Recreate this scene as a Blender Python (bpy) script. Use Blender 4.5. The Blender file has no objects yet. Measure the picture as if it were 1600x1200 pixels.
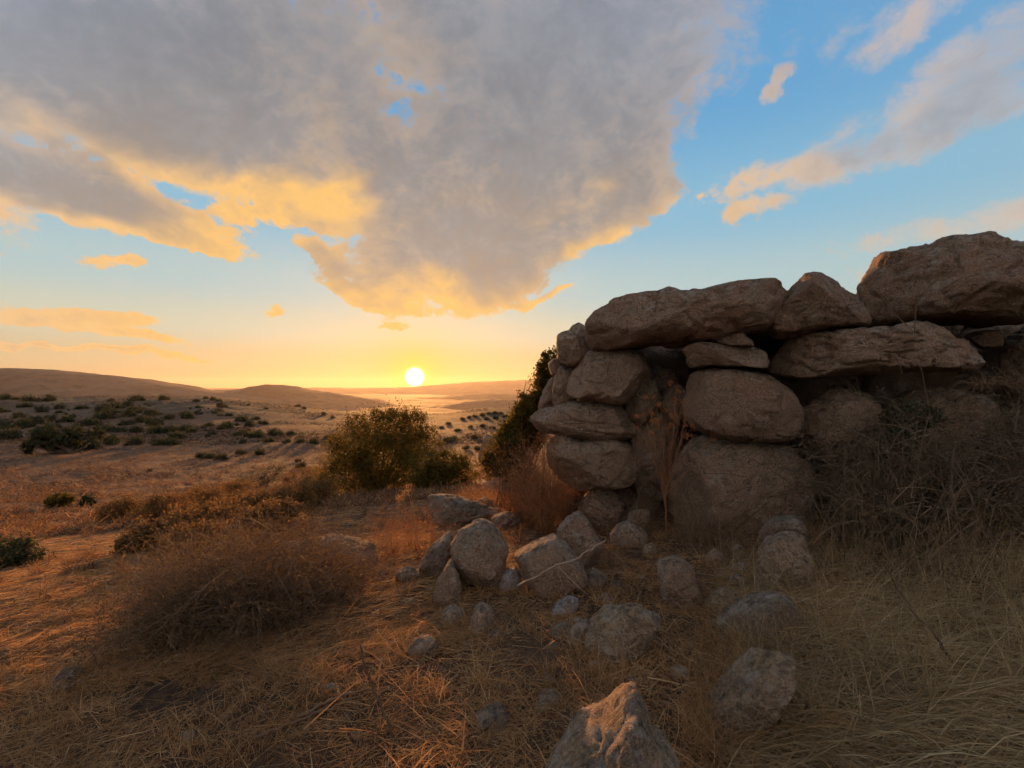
import bpy, math
import numpy as np
from mathutils import Vector

# ------------------------------------------------------------------ camera, world, sun, exposure
F, CX, HZ, EYE = 760.0, 800.0, 605.0, 1.6          # focal length in photo pixels, principal column, horizon row, eye height
sc = bpy.context.scene
col = sc.collection
cam_d = bpy.data.cameras.new('camera'); cam = bpy.data.objects.new('camera', cam_d); col.objects.link(cam)
cam.location = (0, 0, EYE); cam.rotation_euler = (math.radians(90), 0, 0)
cam_d.sensor_width = 36; cam_d.lens = F/1600*36; cam_d.shift_y = (HZ-600)/1600
cam_d.clip_start = 0.05; cam_d.clip_end = 60000
sc.camera = cam
sc.view_settings.view_transform = 'Standard'; sc.view_settings.look = 'None'
sc.view_settings.exposure = 0.6; sc.view_settings.gamma = 1.0
sc.cycles.use_denoising = True; sc.cycles.use_adaptive_sampling = True; sc.cycles.adaptive_threshold = .03; sc.cycles.adaptive_min_samples = 12
sc.cycles.max_bounces = 4; sc.cycles.diffuse_bounces = 2; sc.cycles.transparent_max_bounces = 8
sc.cycles.volume_bounces = 1; sc.cycles.transmission_bounces = 3; sc.cycles.glossy_bounces = 2
sc.cycles.caustics_reflective = False; sc.cycles.caustics_refractive = False

SUN_AZ, SUN_EL = math.atan2(648-CX, F), math.radians(3.6)
DISC_EL = math.atan((HZ-589)/math.hypot(F, 648-CX))
def dirv(az, el): return Vector((math.sin(az)*math.cos(el), math.cos(az)*math.cos(el), math.sin(el)))
S = dirv(SUN_AZ, SUN_EL); SD = dirv(SUN_AZ, DISC_EL)
sun_d = bpy.data.lights.new('sun', 'SUN'); sun = bpy.data.objects.new('sun', sun_d); col.objects.link(sun)
sun_d.energy = 5.0; sun_d.angle = math.radians(0.55); sun_d.color = (1.0, 0.43, 0.12)
sun.rotation_euler = S.to_track_quat('Z', 'Y').to_euler(); sun.location = (-8, 30, 12)

class E:
    """a socket with arithmetic, so that node trees can be written as formulas"""
    def __init__(s, nt, k): s.nt, s.k = nt, k
    def _m(s, op, *a, clamp=False):
        n = s.nt.nodes.new('ShaderNodeMath'); n.operation = op; n.use_clamp = clamp
        for i, v in enumerate((s,)+a):
            if isinstance(v, E): s.nt.links.new(v.k, n.inputs[i])
            else: n.inputs[i].default_value = v
        return E(s.nt, n.outputs[0])
    def __add__(s, o): return s._m('ADD', o)
    __radd__ = __add__
    def __sub__(s, o): return s._m('SUBTRACT', o)
    def __rsub__(s, o): return (s*-1.0)+o
    def __mul__(s, o): return s._m('MULTIPLY', o)
    __rmul__ = __mul__
    def __truediv__(s, o): return s._m('DIVIDE', o)
    def __rtruediv__(s, o): return s._m('POWER', -1.0)*o
    def pow(s, o): return s._m('POWER', o)
    def max(s, o): return s._m('MAXIMUM', o)
    def min(s, o): return s._m('MINIMUM', o)
    def sqrt(s): return s._m('SQRT')
    def clamp(s): return s._m('ADD', 0.0, clamp=True)
    def step(s, a, b, lo=0.0, hi=1.0):
        n = s.nt.nodes.new('ShaderNodeMapRange'); n.interpolation_type = 'SMOOTHSTEP'
        s.nt.links.new(s.k, n.inputs['Value'])
        for nm, v in (('From Min', a), ('From Max', b), ('To Min', lo), ('To Max', hi)): n.inputs[nm].default_value = v
        return E(s.nt, n.outputs[0])
def mixc(nt, f, a, b, mode='MIX'):
    n = nt.nodes.new('ShaderNodeMix'); n.data_type = 'RGBA'; n.blend_type = mode; n.clamp_factor = True
    for i, v in ((0, f), (6, a), (7, b)):
        if isinstance(v, E): nt.links.new(v.k, n.inputs[i])
        elif i == 0: n.inputs[i].default_value = v
        else: n.inputs[i].default_value = tuple(v)+(1.0,)
    return E(nt, n.outputs[2])
def comb(nt, x, y, z):
    n = nt.nodes.new('ShaderNodeCombineXYZ')
    for i, v in enumerate((x, y, z)):
        if isinstance(v, E): nt.links.new(v.k, n.inputs[i])
        else: n.inputs[i].default_value = v
    return E(nt, n.outputs[0])
def noise(nt, vec, scale, detail=4, rough=.55, dist=0.0):
    n = nt.nodes.new('ShaderNodeTexNoise'); n.inputs['Scale'].default_value = scale
    n.inputs['Detail'].default_value = detail; n.inputs['Roughness'].default_value = rough; n.inputs['Distortion'].default_value = dist
    if vec is not None: nt.links.new(vec.k, n.inputs['Vector'])
    return E(nt, n.outputs['Fac'])

# the sky is charted by direction: stereographic about north (+Y), so it covers the sphere
def chart(px, py):
    d = Vector(((px-CX)/F, 1.0, (HZ-py)/F)).normalized()
    return 2*d.x/(1+d.y), 2*d.z/(1+d.y)
# banks of cloud: photo column, row, half axes in photo pixels, turn in degrees (clockwise on the picture), weight
CLOUDS = [
 (60,40,640,200,10,1.12),(330,190,290,120,20,1.2),(-250,160,520,230,8,1.2),(470,110,130,130,30,.75),(480,270,140,70,24,.9),
 (110,290,360,55,17,1.15),(290,370,140,26,14,.95),(60,262,160,30,15,.8),
 (860,30,360,250,0,1.12),(840,230,270,170,-8,1.12),(720,395,210,95,-6,1.25),(840,385,270,46,-24,1.05),(985,300,90,60,-40,.8),
 (640,290,120,130,0,.95),(560,230,90,130,-10,.75),(545,90,90,130,-25,.72),(540,330,110,50,10,.7),(600,466,80,17,13,.85),(515,402,60,22,20,.8),(470,345,130,26,12,.75),
 (1240,262,190,40,-15,.62),(1450,198,330,44,-18,.85),(1420,40,160,46,-32,.75),(1530,100,200,60,-28,.78),(1195,322,70,20,-14,.52),(1350,215,170,46,-14,.50),
 (1208,135,13,36,15,.62),(1480,350,190,26,-14,.68),(1600,330,190,40,-12,.75),(1370,425,80,24,-10,.45),(1310,60,40,60,35,.22),
 (90,490,170,22,4,.72),(210,522,120,9,8,.5),(130,545,250,7,4,.75),(180,404,60,9,9,.55),(430,495,18,9,-10,.45),(850,466,95,9,-9,.55),(620,500,30,6,0,.45),(1095,302,22,8,0,.42),
]
def cloud_group(fine):
    g = bpy.data.node_groups.new('cloud_density', 'ShaderNodeTree')
    g.interface.new_socket('U', in_out='INPUT', socket_type='NodeSocketFloat')
    g.interface.new_socket('V', in_out='INPUT', socket_type='NodeSocketFloat')
    g.interface.new_socket('Density', in_out='OUTPUT', socket_type='NodeSocketFloat')
    g.interface.new_socket('Deck', in_out='OUTPUT', socket_type='NodeSocketFloat')
    gi = g.nodes.new('NodeGroupInput'); go = g.nodes.new('NodeGroupOutput')
    u0, v0 = E(g, gi.outputs[0]), E(g, gi.outputs[1])
    wn = g.nodes.new('ShaderNodeTexNoise'); wn.inputs['Scale'].default_value = 4.5; wn.inputs['Detail'].default_value = 6 if fine else 2; wn.inputs['Roughness'].default_value = .6
    g.links.new(comb(g, u0, v0, 3.3).k, wn.inputs['Vector']); ws = g.nodes.new('ShaderNodeSeparateColor'); g.links.new(wn.outputs['Color'], ws.inputs[0])
    uv = comb(g, u0+(E(g, ws.outputs[0])-.5)*.17, v0+(E(g, ws.outputs[1])-.5)*.13, 0.0)
    best = None
    for (px, py, rx, ry, rot, wt) in CLOUDS:
        if not fine and rx*ry < 9000: continue
        cu, cv = chart(px, py); a = math.radians(rot)
        e1 = chart(px+rx*.5*math.cos(a), py+rx*.5*math.sin(a)); e0 = chart(px-rx*.5*math.cos(a), py-rx*.5*math.sin(a))
        f1 = chart(px-ry*.5*math.sin(a), py+ry*.5*math.cos(a)); f0 = chart(px+ry*.5*math.sin(a), py-ry*.5*math.cos(a))
        mp = g.nodes.new('ShaderNodeMapping'); mp.vector_type = 'TEXTURE'; g.links.new(uv.k, mp.inputs['Vector'])
        mp.inputs['Location'].default_value = (cu, cv, 0); mp.inputs['Rotation'].default_value = (0, 0, math.atan2(e1[1]-e0[1], e1[0]-e0[0]))
        mp.inputs['Scale'].default_value = (math.hypot(e1[0]-e0[0], e1[1]-e0[1]), math.hypot(f1[0]-f0[0], f1[1]-f0[1]), 1)
        dt = g.nodes.new('ShaderNodeVectorMath'); dt.operation = 'DOT_PRODUCT'; g.links.new(mp.outputs[0], dt.inputs[0]); g.links.new(mp.outputs[0], dt.inputs[1])
        m = E(g, dt.outputs['Value'])._m('MULTIPLY_ADD', -wt, wt)
        best = m if best is None else best._m('SMOOTH_MAX', m, .22)
    best = best.max(-1.2)
    # detail drawn on a flat deck overhead so that it runs together towards the horizon
    den = (v0*1.0+.22).max(.06)
    P = comb(g, u0/den*1.0, den.pow(-1.0)*.40, 0.0)
    n1 = noise(g, P, 2.0, 5 if fine else 3, .60, .6); n2 = noise(g, comb(g, u0, v0*1.25, 0.0), 6.5, 8 if fine else 2, .73, .35)
    d = best+(n1-.5)*1.15+(n2-.5)*2.0
    n3 = noise(g, comb(g, u0, v0*1.3, 4.0), 27.0, 3, .62, .4) if fine else None
    if fine: d = d+(n3-.5)*.75
    # beyond the charted banks (behind and above the place) the deck just goes on broken
    far = (u0*u0+v0*v0).sqrt().step(1.35, 2.1)
    d = d.max(far*((n1-.36)*2.4))
    g.links.new(d.k, go.inputs[0]); g.links.new((n1*.7+n2*.9+((n3-.5)*.22 if fine else 0.0)).k, go.inputs[1])
    return g

world = bpy.data.worlds.new('World'); sc.world = world; world.use_nodes = True
nt = world.node_tree; nt.nodes.clear()
tc = nt.nodes.new('ShaderNodeTexCoord'); sep = nt.nodes.new('ShaderNodeSeparateXYZ'); nt.links.new(tc.outputs['Generated'], sep.inputs[0])
dx, dy, dz = (E(nt, sep.outputs[i]) for i in range(3))
cosS = dx*SD.x+dy*SD.y+dz*SD.z
ang = cosS.min(1.0)._m('ARCCOSINE')
sky = nt.nodes.new('ShaderNodeTexSky'); sky.sky_type = 'NISHITA'; sky.sun_disc = False
sky.sun_elevation = SUN_EL; sky.sun_rotation = SUN_AZ; sky.air_density = 1.0; sky.dust_density = 1.5; sky.ozone_density = 2.0
SKY_STRENGTH = 0.10
nis = mixc(nt, 1.0, E(nt, sky.outputs[0]), (SKY_STRENGTH,)*3, 'MULTIPLY')
el = dz.max(0.0)
ramp = nt.nodes.new('ShaderNodeValToRGB'); cr = ramp.color_ramp; cr.interpolation = 'EASE'
stops = [(0.0,(.56,.36,.17)),(.05,(.66,.49,.28)),(.11,(.58,.59,.46)),(.19,(.42,.56,.57)),(.32,(.24,.48,.64)),(.50,(.12,.36,.63)),(.75,(.08,.24,.50)),(1.0,(.06,.19,.43))]
while len(cr.elements) < len(stops): cr.elements.new(.5)
for e_, (p_, c_) in zip(cr.elements, stops): e_.position = p_; e_.color = c_+(1,)
nt.links.new(el.k, ramp.inputs[0])
clear = E(nt, ramp.outputs[0])
away = ang.step(.6, 2.4)
clear = mixc(nt, away*.7, clear, (.48,.44,.44))                        # the sky opposite the sun is a dusky rose grey
clear = mixc(nt, .12, clear, nis, 'ADD')
warm = (ang*-4.6)._m('EXPONENT')*(el*-8.0)._m('EXPONENT')
clear = mixc(nt, warm*.9, clear, (1.0,.48,.13))
gU = dx*2.0/(dy+1.0).max(.02); gV = dz*2.0/(dy+1.0).max(.02)
def dens(u, v, fine):
    n = nt.nodes.new('ShaderNodeGroup'); n.node_tree = cloud_group(fine)
    nt.links.new(u.k, n.inputs[0]); nt.links.new(v.k, n.inputs[1])
    return E(nt, n.outputs[0]), E(nt, n.outputs[1])
d0, deck = dens(gU, gV, True)
su, sv = chart(648, 540)
tu, tv = su-gU, sv-gV
tl = (tu*tu+tv*tv+.01).sqrt()
d1, _ = dens(gU+tu/tl*.06, gV+tv/tl*.06, False)                         # density a step towards the sun
nearS = (ang*-1.35)._m('EXPONENT')
side = ang.step(.55, .95)
alpha = ((d0+.02)/(side*.50+.36)).step(0.0, 1.0)*gV.step(.0, .05)*(side*-.22+1.0)
edge = 1.0-d0.step(.30, 1.05)
lit = 1.0-d1.step(-.30, .80)
lit = lit*(1.0-d0.step(.9, 1.7)*.7)
low = 1.0-el.step(.10, .60)
streak = deck.step(.72, 1.02)*low
glowc = mixc(nt, (nearS*1.75).clamp(), (.76,.58,.52), (1.0,.57,.17))
shade = mixc(nt, low, (.31,.305,.315), (.47,.37,.29))
shade = mixc(nt, side, shade, (.42,.42,.46))
shade = mixc(nt, deck.step(.62, 1.02)*.65, shade, (.20,.195,.205))
shade = mixc(nt, (1.0-deck.step(.50, .85))*.35*low, shade, (.72,.50,.33))
shade = mixc(nt, away, shade, (.92,.74,.64))
k = (lit*(1.25-deck.step(.55, 1.05)*.75)+edge*.22+streak*.28).clamp()*(nearS*1.1+.42).clamp()*(1.0-el.step(.36, .55)*(1.0-side)*.75)
cloud = mixc(nt, k, shade, glowc)
skyc = mixc(nt, alpha*.95, clear, cloud)
# sun with its aureole
aure = (ang*-24.0)._m('EXPONENT')
skyc = mixc(nt, (aure*.85).clamp(), skyc, (1.1,.52,.07))
aur2 = ((ang-.014).max(0.0)*-50.0)._m('EXPONENT')
skyc = mixc(nt, aur2*.9, skyc, (1.5,.88,.08))
disc = 1.0-ang.step(.0075, .0225)
skyc = mixc(nt, disc, skyc, (6.0,5.6,3.6))
ground_side = 1.0-dz.step(-.06, 0.0)
skyc = mixc(nt, ground_side, skyc, (.25,.16,.08))
bg = nt.nodes.new('ShaderNodeBackground'); bg.inputs[1].default_value = 0.66
wo = nt.nodes.new('ShaderNodeOutputWorld')
nt.links.new(skyc.k, bg.inputs[0]); nt.links.new(bg.outputs[0], wo.inputs[0])
world.cycles.sampling_method = 'MANUAL'; world.cycles.sample_map_resolution = 512

# ------------------------------------------------------------------ helpers
rng = np.random.default_rng(7)
_perm = np.random.default_rng(1).permutation(256).astype(np.int64); _perm = np.concatenate([_perm, _perm, _perm])
_grad = np.random.default_rng(2).normal(size=(256, 3)); _grad /= np.linalg.norm(_grad, axis=1)[:, None]
def perlin(p):
    p = np.asarray(p, float); i = np.floor(p).astype(np.int64); f = p-i; i &= 255
    u = f*f*f*(f*(f*6-15)+10); out = 0
    for a in (0, 1):
        for b in (0, 1):
            for c in (0, 1):
                h = _perm[_perm[_perm[i[:, 0]+a]+i[:, 1]+b]+i[:, 2]+c] & 255
                g = _grad[h]; dd = (g*(f-np.array([a, b, c]))).sum(1)
                w = (u[:, 0] if a else 1-u[:, 0])*(u[:, 1] if b else 1-u[:, 1])*(u[:, 2] if c else 1-u[:, 2])
                out = out+w*dd
    return out*1.5
def fbm(p, o=4, g=.5):
    s, a = 0, 1.0; p = np.asarray(p, float)
    for k_ in range(o): s = s+a*perlin(p+17.3*k_); a *= g; p = p*2.03
    return s
def sstep(x, a, b): t = np.clip((x-a)/(b-a), 0, 1); return t*t*(3-2*t)

def mesh_obj(name, verts, faces, mat, parent=None, smooth=True):
    me = bpy.data.meshes.new(name); verts = np.asarray(verts, np.float32); faces = np.asarray(faces, np.int32)
    nf, k_ = faces.shape
    me.vertices.add(len(verts)); me.vertices.foreach_set('co', verts.ravel())
    me.loops.add(nf*k_); me.loops.foreach_set('vertex_index', faces.ravel())
    me.polygons.add(nf); me.polygons.foreach_set('loop_start', np.arange(nf, dtype=np.int32)*k_)
    me.polygons.foreach_set('use_smooth', np.full(nf, smooth))
    me.update(calc_edges=True)
    me.materials.append(mat)
    o = bpy.data.objects.new(name, me); col.objects.link(o)
    if parent: o.parent = parent
    return o
def tag(o, label=None, cat=None, group=None, kind=None):
    for k_, v_ in (('label', label), ('category', cat), ('group', group), ('kind', kind)):
        if v_: o[k_] = v_
    return o
def empty(name, loc):
    o = bpy.data.objects.new(name, None); o.location = loc; o.empty_display_size = .1; col.objects.link(o); return o

# ------------------------------------------------------------------ terrain
_ty = np.array([-400,-50,0,3,5,8,12,20,35,55,75,110,160,215,300,500,1000,2000,4000,30000], float)
_tz = np.array([3,.6,.05,0,-.10,-.5,-1.05,-2.3,-4.2,-6.2,-7.0,-7.0,-7.3,-9.5,-22,-46,-70,-78,-80,-80], float)
_ly = np.sign(_ty)*np.log1p(np.abs(_ty)); _gy = np.linspace(_ly[0], _ly[-1], 3000); _gz = np.interp(_gy, _ly, _tz)
_kw = np.exp(-.5*(np.arange(-90, 91)/24.)**2); _kw /= _kw.sum(); _gz = np.convolve(np.pad(_gz, 90, mode='edge'), _kw, 'valid')
def gz(x, y):
    x = np.asarray(x, float); y = np.asarray(y, float)
    z = np.interp(np.sign(y)*np.log1p(np.abs(y)), _gy, _gz)
    yy = np.maximum(y, 1.0); s = x/yy
    z = z-.10*np.clip(-x-.2, 0, 18)*(1-sstep(y, 25, 75))
    z = z+.12*np.clip(x-1.0, 0, 5)*(1-sstep(y, 8, 16))
    crest = np.exp(-.5*((np.log(yy)-math.log(215))/.42)**2)*(y > 1)
    crest = np.where(yy < 215, crest, np.exp(-.5*((np.log(yy)-math.log(215))/.30)**2))
    z = z+crest*(7.2*(1-sstep(s, -.66, -.25))+2.6*sstep(s, -.16, -.05))
    p = np.stack([x, y, np.zeros_like(x)], -1).reshape(-1, 3)
    near = (.045*fbm(p*.9, 3)+.030*fbm(p*4.1, 3)).reshape(x.shape)
    mid = fbm(p*.06, 4).reshape(x.shape)*.28*sstep(np.hypot(x, y), 14, 60)
    big = fbm(p*.004, 3).reshape(x.shape)*6*sstep(np.hypot(x, y), 260, 900)
    return z+near*(1+1.2*sstep(y, 14, 40))+mid+big
def P3(px, py, d): return np.array([(px-CX)/F*d, d, EYE-(py-HZ)/F*d])
_ds = np.exp(np.linspace(math.log(1.2), math.log(900), 900))
def ground_depth(px, py):
    zr = EYE-(py-HZ)/F*_ds; g = gz((px-CX)/F*_ds, _ds)
    k_ = np.nonzero(zr <= g)[0]
    return float(_ds[k_[0]]) if len(k_) else 215.0

# ------------------------------------------------------------------ materials
def new_mat(name):
    m = bpy.data.materials.new(name); m.use_nodes = True; t = m.node_tree; t.nodes.clear()
    out = t.nodes.new('ShaderNodeOutputMaterial'); b = t.nodes.new('ShaderNodeBsdfPrincipled')
    b.inputs['Specular IOR Level'].default_value = .25; b.inputs['Roughness'].default_value = .9
    t.links.new(b.outputs[0], out.inputs[0])
    return m, t, b, out
def bump(t, b, h, strength, dist):
    n = t.nodes.new('ShaderNodeBump'); n.inputs['Strength'].default_value = strength; n.inputs['Distance'].default_value = dist
    t.links.new(h.k, n.inputs['Height']); t.links.new(n.outputs[0], b.inputs['Normal'])
def objvec(t, offset=True):
    tcn = t.nodes.new('ShaderNodeTexCoord'); v = E(t, tcn.outputs['Object'])
    if offset:
        oi = t.nodes.new('ShaderNodeObjectInfo'); n = t.nodes.new('ShaderNodeVectorMath'); n.operation = 'MULTIPLY_ADD'
        n.inputs[1].default_value = (1, 1, 1); t.links.new(v.k, n.inputs[0])
        c = comb(t, E(t, oi.outputs['Random'])*37.0, E(t, oi.outputs['Random'])*71.0, 0.0); t.links.new(c.k, n.inputs[2])
        return E(t, n.outputs[0]), E(t, oi.outputs['Random'])
    return v, None
def rock_mat(name, c1, c2, lichen=(.20,.19,.12), dark=(.05,.045,.04), lich=.5):
    m, t, b, out = new_mat(name)
    v, r = objvec(t)
    big = noise(t, v, 1.3, 5, .6); med = noise(t, v, 7, 6, .65); fine = noise(t, v, 60, 4, .7); grain = noise(t, v, 210, 2, .7)
    c = mixc(t, big.step(.3, .7), c1, c2)
    c = mixc(t, (fine.step(.42, .66))*.6, c, tuple(x*1.75 for x in c2))
    c = mixc(t, med.step(.50, .72)*.5, c, tuple(x*.55 for x in c1))
    c = mixc(t, grain.step(.50, .68)*.65, c, tuple(x*.35 for x in c1))
    geo = t.nodes.new('ShaderNodeNewGeometry'); sp = t.nodes.new('ShaderNodeSeparateXYZ'); t.links.new(geo.outputs['Normal'], sp.inputs[0])
    up = E(t, sp.outputs[2]).step(.15, .8)
    patch = noise(t, v, 3.1, 6, .7)
    c = mixc(t, (patch+up*.14).step(.52, .76)*lich, c, lichen)
    spots = noise(t, v, 19, 4, .7)
    c = mixc(t, (spots+up*.14).step(.60, .74)*.6, c, dark)
    pale = noise(t, v, 5.5, 7, .72)
    c = mixc(t, (pale+up*.05).step(.55, .66)*.55, c, (.43,.37,.30))
    c = mixc(t, r*.55, c, mixc(t, 1.0, c, (.72,.66,.62), 'MULTIPLY'))
    stain = noise(t, v, 2.0, 4, .6)
    c = mixc(t, stain.step(.55, .72)*.45, c, (.30,.15,.08))
    t.links.new(c.k, b.inputs['Base Color'])
    vo = t.nodes.new('ShaderNodeTexVoronoi'); vo.feature = 'DISTANCE_TO_EDGE'; vo.inputs['Scale'].default_value = 2.3
    nv = t.nodes.new('ShaderNodeVectorMath'); nv.operation = 'ADD'; t.links.new(v.k, nv.inputs[0])
    wv = comb(t, med*.5, big*.6, fine*.08); t.links.new(wv.k, nv.inputs[1]); t.links.new(nv.outputs[0], vo.inputs['Vector'])
    crack = E(t, vo.outputs['Distance']).step(0.0, .022)
    sel = noise(t, v, .9, 2).step(.50, .62)
    pits = noise(t, v, 26, 3, .6).step(.30, .48)
    h = med*.55+fine*.30+grain*.10+crack*sel*.16+pits*.22
    bump(t, b, h, 1.0, .08)
    b.inputs['Roughness'].default_value = .95
    return m
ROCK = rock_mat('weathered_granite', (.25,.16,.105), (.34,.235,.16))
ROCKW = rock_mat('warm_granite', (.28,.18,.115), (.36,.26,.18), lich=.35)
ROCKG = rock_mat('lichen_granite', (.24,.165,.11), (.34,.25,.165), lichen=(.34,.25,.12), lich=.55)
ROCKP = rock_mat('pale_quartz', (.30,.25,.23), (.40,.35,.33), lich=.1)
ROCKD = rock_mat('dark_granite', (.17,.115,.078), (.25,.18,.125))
def blade_mat(name, c1, c2, c3, trans=.45, tip=None):
    m, t, b, out = new_mat(name)
    geo = t.nodes.new('ShaderNodeNewGeometry'); r = E(t, geo.outputs['Random Per Island'])
    v, _ = objvec(t, False)
    c = mixc(t, r.step(0, .6), c1, c2); c = mixc(t, r.step(.72, 1.0), c, c3)
    pat = noise(t, v, 1.1, 3)
    c = mixc(t, pat.step(.35, .7)*.5, c, tuple(x*.55 for x in c1))
    t.links.new(c.k, b.inputs['Base Color'])
    tr = t.nodes.new('ShaderNodeBsdfTranslucent'); t.links.new(c.k, tr.inputs[0])
    mx = t.nodes.new('ShaderNodeMixShader'); mx.inputs[0].default_value = trans
    t.links.new(b.outputs[0], mx.inputs[1]); t.links.new(tr.outputs[0], mx.inputs[2]); t.links.new(mx.outputs[0], out.inputs[0])
    b.inputs['Roughness'].default_value = .7
    return m
STRAW = blade_mat('dry_straw', (.36,.19,.08), (.54,.31,.13), (.74,.52,.27))
STRAWG = blade_mat('greying_straw', (.33,.22,.105), (.46,.33,.165), (.66,.52,.30))
FIELD = blade_mat('field_straw', (.12,.06,.03), (.30,.16,.075), (.46,.29,.15))
TWIG = blade_mat('dry_twig', (.16,.095,.055), (.23,.14,.08), (.33,.22,.13), .2)
TWIGR = blade_mat('russet_twig', (.26,.11,.05), (.34,.16,.07), (.42,.22,.10), .35)
TWIGD = blade_mat('dim_bramble', (.09,.06,.035), (.15,.10,.058), (.32,.23,.14), .2)
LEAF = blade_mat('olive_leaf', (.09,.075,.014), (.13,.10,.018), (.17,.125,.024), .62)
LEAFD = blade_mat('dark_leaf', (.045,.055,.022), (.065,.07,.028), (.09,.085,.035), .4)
LEAFB = blade_mat('brown_heath_leaf', (.17,.09,.033), (.24,.135,.045), (.30,.19,.065), .5)
LEAFG = blade_mat('golden_olive_leaf', (.12,.088,.015), (.16,.115,.02), (.20,.145,.03), .65)  # olive leaf with the gold of backlight put into its colour
LEAFT = blade_mat('thorn_leaf', (.10,.065,.026), (.15,.092,.034), (.26,.17,.05), .5)
SCRUB = blade_mat('low_scrub', (.07,.045,.022), (.11,.068,.032), (.19,.115,.055), .3)
LEAFX = blade_mat('bramble_leaf', (.075,.06,.028), (.11,.08,.04), (.17,.115,.06), .3)
LEAFY = blade_mat('yellowing_leaf', (.22,.15,.035), (.28,.19,.045), (.33,.24,.07), .5)
FLOWER = blade_mat('rusty_seed', (.40,.15,.06), (.48,.20,.08), (.52,.27,.12), .4)
BARK = blade_mat('bark', (.10,.07,.045), (.14,.095,.06), (.18,.13,.09), 0.0)
STICK = blade_mat('bleached_wood', (.27,.19,.125), (.30,.215,.145), (.33,.24,.165), 0.0)

def ground_material():
    m, t, b, out = new_mat('dry_ground')
    v, _ = objvec(t, False)
    sp = t.nodes.new('ShaderNodeSeparateXYZ'); t.links.new(v.k, sp.inputs[0])
    x, y = E(t, sp.outputs[0]), E(t, sp.outputs[1])
    r = (x*x+y*y).sqrt()
    n1 = noise(t, v, .55, 6, .62); n2 = noise(t, v, 9, 6, .7); n3 = noise(t, v, 60, 4, .7)
    near = mixc(t, n1.step(.36, .66), (.055,.030,.016), (.13,.072,.035))
    near = mixc(t, n2.step(.46, .68)*.6, near, (.24,.14,.065))
    near = mixc(t, n3.step(.55, .75)*.6, near, (.055,.035,.02))
    f1 = noise(t, v, .045, 6, .65); f2 = noise(t, v, .7, 5, .7); f3 = noise(t, v, 3.0, 4, .7)
    field = mixc(t, f1.step(.38, .62), (.125,.06,.03), (.20,.105,.05))
    field = mixc(t, f2.step(.48, .62)*.75, field, (.075,.04,.02))
    field = mixc(t, f3.step(.50, .70)*.5, field, (.32,.19,.10))
    h1 = noise(t, v, .02, 6, .65)
    hill = mixc(t, h1.step(.40, .62), (.10,.06,.032), (.17,.10,.05))
    hill = mixc(t, noise(t, v, .12, 5, .7).step(.50, .62)*.8, hill, (.05,.04,.02))
    c = mixc(t, r.step(9, 24), near, field); c = mixc(t, y.step(75, 125), c, hill)
    c = mixc(t, r.step(250, 600), c, mixc(t, noise(t, v, .006, 5, .65).step(.42, .6), (.05,.035,.02), (.10,.068,.038)))
    t.links.new(c.k, b.inputs['Base Color'])
    bump(t, b, n2*.6+n3*.3+f2*2.0+f3*1.2, 1.0, .08)
    return m
GROUND = ground_material()
def hill_material(name, c1, c2):
    m, t, b, out = new_mat(name); v, _ = objvec(t, False)
    c = mixc(t, noise(t, v, .004, 6, .65).step(.4, .6), c1, c2)
    c = mixc(t, noise(t, v, .03, 5, .7).step(.50, .62)*.7, c, tuple(x*.45 for x in c1))
    t.links.new(c.k, b.inputs['Base Color']); return m
HILL = hill_material('scrub_hillside', (.065,.045,.028), (.11,.075,.045))

# ------------------------------------------------------------------ ground sheet and hills
fa = np.radians(np.linspace(-64, 64, 521)); ba = np.radians(np.linspace(64, 296, 60))[1:-1]
A = np.concatenate([fa, ba]); nA = len(A)
R = np.concatenate([[0.25], np.exp(np.linspace(math.log(.6), math.log(8600), 400))]); nR = len(R)
X = R[:, None]*np.sin(A)[None]; Y = R[:, None]*np.cos(A)[None]
V = np.stack([X, Y, gz(X, Y)], -1).reshape(-1, 3)
i, j = np.meshgrid(np.arange(nR-1), np.arange(nA), indexing='ij'); j2 = (j+1) % nA
Fq = np.stack([i*nA+j, (i+1)*nA+j, (i+1)*nA+j2, i*nA+j2], -1).reshape(-1, 4)[:, ::-1]
V = np.vstack([V, [[0, 0, gz(np.array([0.]), np.array([0.]))[0]]]])
cen = len(V)-1
ground = mesh_obj('ground', V, Fq, GROUND)
gm = ground.data
import bmesh
bm = bmesh.new(); bm.from_mesh(gm); bm.verts.ensure_lookup_table()
for q in range(nA): bm.faces.new((bm.verts[cen], bm.verts[(q+1) % nA], bm.verts[q])).smooth = True
bm.to_mesh(gm); bm.free()
tag(ground, 'dry straw covered hillside falling to a tan plain', kind='structure')

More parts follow.
